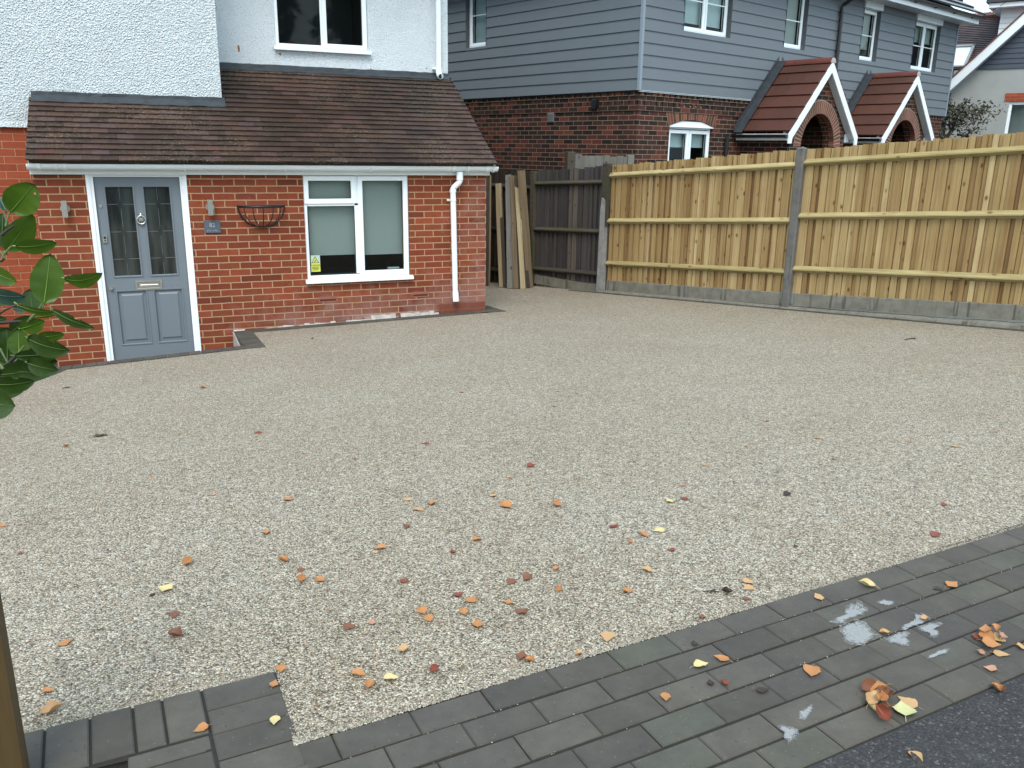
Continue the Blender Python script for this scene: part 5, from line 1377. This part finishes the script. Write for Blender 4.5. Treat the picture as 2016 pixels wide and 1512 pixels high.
twig([c3(-40, 950), c3(10, 940), c3(50, 915)], .0035, TWD); twig([c3(0, 960), c3(40, 870), c3(110, 790), c3(180, 770)], .0022, TW); twig([c3(0, 830), c3(30, 870), c3(50, 915)], .002, TW)
twig([c3(15, 665), c3(80, 610), c3(150, 562)], .0032, TWD, 1.44); twig([c3(60, 570), c3(80, 480), c3(112, 415)], .002, TW); twig([c3(0, 350), c3(40, 430), c3(70, 520)], .0018, TW)
twig([c4(-40, 330), c4(60, 270), c4(200, 210)], .0022, TWD, 1.5); twig([c4(-40, 412), c4(120, 400), c4(300, 385)], .0035, TWD, 1.48); twig([c4(320, 370), c4(400, 285), c4(450, 215), c4(480, 150)], .0030, TW, 1.44); twig([c4(320, 370), c4(290, 400)], .003, TW, 1.44)
twig([c4(-40, 980), c4(60, 870), c4(130, 800), c4(190, 740)], .0055, TWD, 1.5); twig([c4(190, 740), c4(220, 690), c4(255, 650)], .002, TW, 1.46); twig([c4(0, 680), c4(40, 760), c4(80, 830)], .002, TW, 1.46); twig([c4(30, 900), c4(10, 860), c4(-30, 830)], .003, TW, 1.45)

# timber post at the bottom left corner
PO = empty('timber_gate_post', (-4.195, -7.86, .54), R(4), 'brown treated square timber post cut by the lower left corner of the photo', 'post')
mb = MB(); mb.bbox(-.05, .05, -.05, .05, -.03, .95, .006, .5); mb.build('shaft', M['wood_post'], PO)
mb = MB(); mb.bbox(-.053, .053, -.053, .053, .952, .965, .004, .8); mb.build('cap', M['wood_post'], PO)

# ------------------------------------------------------------------ fallen leaves: each its own object
def lmat(name, c, c2):
    g = NG(name); v = g.coord(kind='Object'); c_ = g.mix(g.mask(g.noise(v, 90, 4, .65), .32, .68), c, c2); c_ = g.mix(g.mask(g.noise(v, 420, 2, .5), .66, .72), c_, tuple(x * .35 for x in c))
    return g.done(c_, .5, g.bump(g.noise(v, 300, 3), .3, .001), .4)
FL = {'orange': lmat('orange_leaf', (.30, .115, .035), (.46, .22, .08)), 'tan': lmat('tan_leaf', (.34, .19, .085), (.52, .33, .16)), 'pale yellow': lmat('pale_yellow_leaf', (.45, .35, .15), (.58, .49, .26)),
      'brown': lmat('brown_leaf', (.11, .042, .022), (.22, .085, .042)), 'red': lmat('red_leaf', (.13, .028, .016), (.24, .06, .028)), 'dark': lmat('dark_leaf', (.018, .012, .010), (.045, .025, .018)), 'yellow green': lmat('yellow_green_leaf', (.44, .43, .19), (.55, .53, .27)), 'pink': lmat('pinkish_leaf', (.33, .16, .10), (.45, .25, .16))}
def leaf_mesh(kind, curl, seed):
    rr = random.Random(seed); N = 9; K = 4; rows = []
    for i in range(N + 1):
        f = i / N
        pf = (math.sin(math.pi * f ** (.60 if kind == 'birch' else .8)) ** (1.15 if f > .45 else .75)) if 0 < f < 1 else 0
        row = []
        for k in range(-K, K + 1):
            q = k / K; ed = 1 + (rr.uniform(-.16, .08) if abs(k) == K else 0); x = f - .5; y = .40 * (1.0 if kind == 'birch' else .82) * pf * q * ed
            z = curl * (.28 * abs(q) ** 1.6 * pf * (1 + .5 * math.sin(5 * f + seed)) + .16 * (2 * f - 1) ** 2) + rr.uniform(-.010, .010) + .02
            row.append((x, y, z))
        rows.append(row)
    mb = MB(); mb.smooth = True
    for i in range(N):
        for k in range(2 * K): mb.face([rows[i][k], rows[i + 1][k], rows[i + 1][k + 1], rows[i][k + 1]], .5)
    mb.tube([(-.5 + .02, 0, .03 + curl * .15), (-.62, .03, .05 + curl * .1), (-.78, .02 + .05 * rr.uniform(-1, 1), .02)], .012, 4)
    o = mb.build('fallen_leaf', FL['orange'], merge=True); me = o.data; bpy.data.objects.remove(o); return me
LSH = [leaf_mesh('birch', .3, 1), leaf_mesh('birch', .7, 2), leaf_mesh('oval', .35, 3), leaf_mesh('oval', 1.2, 4), leaf_mesh('birch', .1, 5), leaf_mesh('oval', .55, 6)]
LCACHE = {}
LEAVES = []
HB = [(120, 'by the left edge'), (300, 'below the front door'), (460, 'below the number plate'), (590, 'below the wire basket'), (700, 'below the warning sticker'), (830, "below the window's right light"), (940, 'below the white downpipe'),
      (1050, 'below the leaning planks'), (1200, 'below the dark old fence'), (1330, 'below the pale corner trim'), (1480, 'below the arched window'), (1700, 'below the first porch'), (1850, 'below the second porch'), (2100, 'by the right edge')]
VB = [(860, 'far back'), (930, 'beyond the middle'), (1000, 'at the middle'), (1062, 'just nearer than the middle'), (1118, 'in the nearer half'), (1170, 'quite near'), (1225, 'near the viewer'), (1300, 'very near'), (1600, 'nearest of all')]
def finish_labels():
    from collections import defaultdict
    G = defaultdict(list)
    for o, sz, col, where, x, y in LEAVES:
        h = next(t for b, t in HB if x < b); v = next(t for b, t in VB if y < b)
        G[f"{sz}{col} leaf on {where} {h}, {v}"].append((x, y, o))
    for k, L in G.items():
        if len(L) == 1: L[0][2]['label'] = k; continue
        L.sort(key=lambda q: q[0])
        nm = {2: ['left one', 'right one'], 3: ['left one', 'middle one', 'right one']}.get(len(L)) or ['leftmost', 'second from left', 'second from right', 'rightmost']
        for q, t in zip(L, nm): q[2]['label'] = f"{k}, {t}"
SIZES = lambda s_: 'small ' if s_ < .033 else ('large ' if s_ > .05 else '')
used_lab = set()
def fleaf(x, y, col, px=None, surf='g', label=None, group='fallen leaves scattered on the gravel', lift=0, shape=None, ang=None, tilt=10):
    p = px2s(x, y) if surf == 'g' else px2g(x, y, .5405 if surf == 'p' else .529)
    D = (p - CAMLOC).dot(-(RM @ Vector((0, 0, 1)))); size = (px / 1648.45 * D) if px else rnd.uniform(.030, .040)
    size = max(.016, min(size * 1.18, .075)); k = rnd.randrange(6) if shape is None else shape
    if (k, col) not in LCACHE:
        me = LSH[k].copy(); me.materials.clear(); me.materials.append(FL[col]); me.name = 'fallen_leaf'; LCACHE[(k, col)] = me
    o = bpy.data.objects.new('fallen_leaf', LCACHE[(k, col)]); COL.objects.link(o); o.location = p + Vector((0, 0, .002 + lift)); o.scale = (size, size, size)
    sl = math.atan(.072) if (surf == 'g' and p.y > -7.2) else 0
    o.rotation_euler = (-sl + R(rnd.uniform(-tilt, tilt)) * .4, R(rnd.uniform(-tilt, tilt)) * .4, R(ang if ang is not None else rnd.uniform(0, 360)))
    where = {'g': 'gravel', 'p': 'block paving', 'a': 'asphalt'}[surf]
    if label: o['label'] = label
    else: LEAVES.append((o, SIZES(size), col, where, x, y))
    return tag(o, None, 'leaf', group if surf == 'g' else 'fallen leaves on the paving')
GL = [(570, 984, 'orange', 20), (801, 985, 'tan', 15), (825, 1004, 'tan', 22), (850, 992, 'orange', 20), (972, 976, 'tan', 15), (997, 998, 'orange', 28), (1095, 996, 'orange', 20), (1043, 919, 'red', 17), (838, 874, 'red', 13), (908, 773, 'red', 9),
 (1209, 1037, 'red', 19), (1267, 1055, 'orange', 21), (1297, 1046, 'pale yellow', 22), (1240, 1068, 'orange', 13), (800, 1039, 'brown', 17), (748, 1081, 'orange', 22), (940, 1064, 'orange', 20), (892, 1090, 'red', 12), (524, 1049, 'orange', 18), (371, 1110, 'orange', 26),
 (559, 1105, 'orange', 23), (591, 1123, 'brown', 16), (595, 1143, 'orange', 22), (631, 1144, 'orange', 20), (325, 1161, 'pale yellow', 27), (301, 1172, 'dark', 13), (343, 1212, 'brown', 23), (347, 1253, 'brown', 30), (130, 1266, 'orange', 25), (95, 1363, 'orange', 22), (103, 1403, 'tan', 38),
 (797, 1146, 'red', 18), (1005, 1147, 'brown', 22), (1037, 1140, 'brown', 22), (1095, 1123, 'orange', 14), (1101, 1163, 'orange', 17), (1276, 1125, 'tan', 22), (1238, 1165, 'orange', 20), (903, 1172, 'red', 21), (930, 1181, 'orange', 25), (1000, 1187, 'orange', 19), (1025, 1207, 'brown', 26),
 (832, 1206, 'orange', 22), (845, 1221, 'orange', 20), (913, 1208, 'orange', 19), (940, 1229, 'orange', 26), (689, 1235, 'brown', 24), (732, 1226, 'pink', 18), (791, 1280, 'tan', 23), (1196, 1256, 'tan', 32), (706, 1330, 'orange', 28), (728, 1348, 'orange', 27), (770, 1338, 'pale yellow', 27),
 (857, 1322, 'red', 24), (1027, 1293, 'brown', 26), (1044, 1303, 'orange', 21), (1139, 1290, 'tan', 18), (553, 1320, 'orange', 20), (1321, 1084, 'red', 14), (1318, 988, 'pale yellow', 18), (1346, 983, 'red', 16), (1345, 956, 'pink', 14), (1473, 1147, 'tan', 22), (1472, 1159, 'tan', 22),
 (1471, 1180, 'brown', 16), (1382, 1216, 'brown', 17), (1548, 975, 'dark', 16), (1608, 863, 'orange', 12), (1386, 915, 'tan', 12), (1840, 1055, 'red', 22), (1857, 995, 'red', 14), (507, 853, 'red', 14), (400, 765, 'orange', 11), (1566, 1076, 'dark', 11), (1430, 1167, 'dark', 20),
 (1878, 879, 'tan', 14), (1575, 852, 'pale yellow', 9), (1092, 800, 'tan', 9), (1470, 880, 'orange', 8), (130, 880, 'orange', 12), (420, 975, 'pink', 9), (1510, 830, 'red', 9), (5, 1036, 'orange', 14), (1785, 870, 'orange', 9), (1640, 905, 'red', 8), (1100, 772, 'red', 7), (1000, 940, 'tan', 9), (1248, 910, 'red', 8), (1960, 850, 'orange', 9), (700, 905, 'red', 7), (300, 940, 'orange', 8), (40, 1090, 'red', 10)]
for a in GL: fleaf(*a)
PLV = [(395, 1437, 'orange', 27), (541, 1421, 'pale yellow', 27), (540, 1347, 'orange', 20), (1611, 1177, 'tan', 24), (1706, 1155, 'pale yellow', 28), (1875, 1152, 'orange', 26), (1845, 1160, 'dark', 17), (1740, 1248, 'tan', 18), (1820, 1221, 'tan', 17), (1420, 1298, 'orange', 28), (1380, 1312, 'pale yellow', 28),
 (1598, 1325, 'orange', 36), (1310, 1375, 'orange', 26), (1426, 1348, 'red', 17), (1398, 1346, 'dark', 16), (1502, 1361, 'dark', 24), (1972, 1289, 'tan', 26), (1948, 1319, 'pink', 22), (1930, 1288, 'pink', 16), (1778, 1398, 'yellow green', 46), (1786, 1383, 'tan', 34), (2013, 1277, 'tan', 20), (1369, 1270, 'dark', 14), (1435, 1168, 'dark', 14)]
for a in PLV: fleaf(*a[:4], 'p')
for i, (x, y, c, s_) in enumerate([(1925, 1256, 'red', 26), (1945, 1262, 'orange', 34), (1962, 1262, 'tan', 26), (1950, 1275, 'orange', 30), (1970, 1262, 'pink', 24), (1938, 1250, 'orange', 24), (1958, 1254, 'orange', 22)]):
    fleaf(x, y, c, s_, 'p', ('dark red leaf at the left end of', 'large orange leaf in the middle of', 'tan leaf at the right of', 'lower orange leaf topping', 'pink leaf at the far right end of', 'small orange leaf at the upper left of', 'orange leaf at the top edge of')[i] + ' the loose pile by the right edge', lift=.004 * i, tilt=60)
for i, (x, y, c, s_) in enumerate([(1712, 1360, 'brown', 40), (1728, 1368, 'orange', 40), (1742, 1378, 'brown', 36), (1715, 1385, 'tan', 34), (1735, 1392, 'orange', 30), (1740, 1405, 'brown', 32), (1718, 1400, 'pale yellow', 24), (1728, 1380, 'tan', 30), (1735, 1415, 'red', 34)]):
    fleaf(x, y, c, s_, 'p', ('curled dark brown leaf at the top left of', 'orange leaf near the top of', 'large brown leaf at the right of', 'tan leaf at the left of', 'orange leaf in the middle of', 'brown leaf low in', 'pale yellow leaf at the lower left of', 'small tan leaf in the middle of', 'red leaf at the bottom of')[i] + ' the leaf heap near the asphalt', lift=.0045 * (i % 5), tilt=70, shape=(3, 1, 3, 5)[i % 4])
fleaf(1966, 1356, 'brown', 30, 'p'); fleaf(1962, 1360, 'orange', 24, 'p', lift=.003, label='orange leaf resting on the outer edge of the paving beside the asphalt')
fleaf(1803, 1497, 'tan', 34, 'a'); fleaf(1775, 1511, 'pink', 28, 'a')
def twigs(x, y, L, label, th=.002, n=1, ang=0, surf='g'):
    p = px2s(x, y) if surf == 'g' else px2g(x, y, .541); mb = MB(); r_ = random.Random(int(x))
    for i in range(n):
        a = R(ang + r_.uniform(-60, 60) * (i > 0)); d = Vector((math.cos(a), math.sin(a), 0)) * L * (.5 if i == 0 else r_.uniform(.15, .3)); o_ = Vector((r_.uniform(-.3, .3) * L, r_.uniform(-.1, .1) * L, 0)) * (i > 0)
        mb.tube([o_ - d + Vector((0, 0, .002)), o_ + Vector((0, .04 * L, .005)), o_ + d + Vector((0, 0, .003))], th, 5)
    o = mb.build('twig', TWD, None, p); return tag(o, label, 'twig')
twigs(1791, 668, .14, 'small dark twig lying alone on the gravel in front of the new fence', .006, 2, 5)
twigs(1400, 1166, .055, 'short dark twig on the gravel near the edge of the paving', .002, 3, -25)
twigs(130, 764, .06, 'tiny dark twig on the gravel beside the laurel leaves', .004, 1, 20)
twigs(615, 667, .03, 'tiny black crumb on the gravel in front of the house window', .008, 1)
mb = MB(); r_ = random.Random(2)
for i in range(14): mb.face([Vector((r_.gauss(0, .02), r_.gauss(0, .012), r_.uniform(0, .012))) for _ in range(4)], r_.random())
tag(mb.build('moss_clump', fol, None, px2s(198, 859)), 'small green and brown moss clump on the gravel left of centre', 'moss')

bark = simple('tree_bark', (.045, .038, .03), .9, .3, 12, .4)
for i, (x, y, h, lab) in enumerate([(-9.5, -24, 9.5, 'leftmost of the unseen evergreen trees added behind the viewer to darken the window reflection'), (-4.6, -25.5, 10.5, 'tallest middle unseen evergreen tree added behind the viewer to darken the window reflection'), (.2, -24.2, 9.8, 'third unseen evergreen tree added behind the viewer to darken the window reflection'), (5, -25, 9.2, 'rightmost of the unseen evergreen trees added behind the viewer to darken the window reflection')]):
    T_ = empty('reflection_tree', (x, y, .5), 0, lab, 'tree', 'unseen evergreen trees added to darken the upper window reflection')  # unseen trees added behind the camera so the upper window reflects something dark
    mb = MB(); mb.tube([(0, 0, -.1), (.1, 0, 2), (0, .1, 5), (.1, 0, h * .8)], [.22, .17, .1, .03], 8); mb.build('trunk', bark, T_)
    mb = MB(); crown(mb, (0, 0, h * .55), (2.1, 2.1, h * .36), 2600, .55, 40 + i); mb.build('crown', fol, T_)
finish_labels()
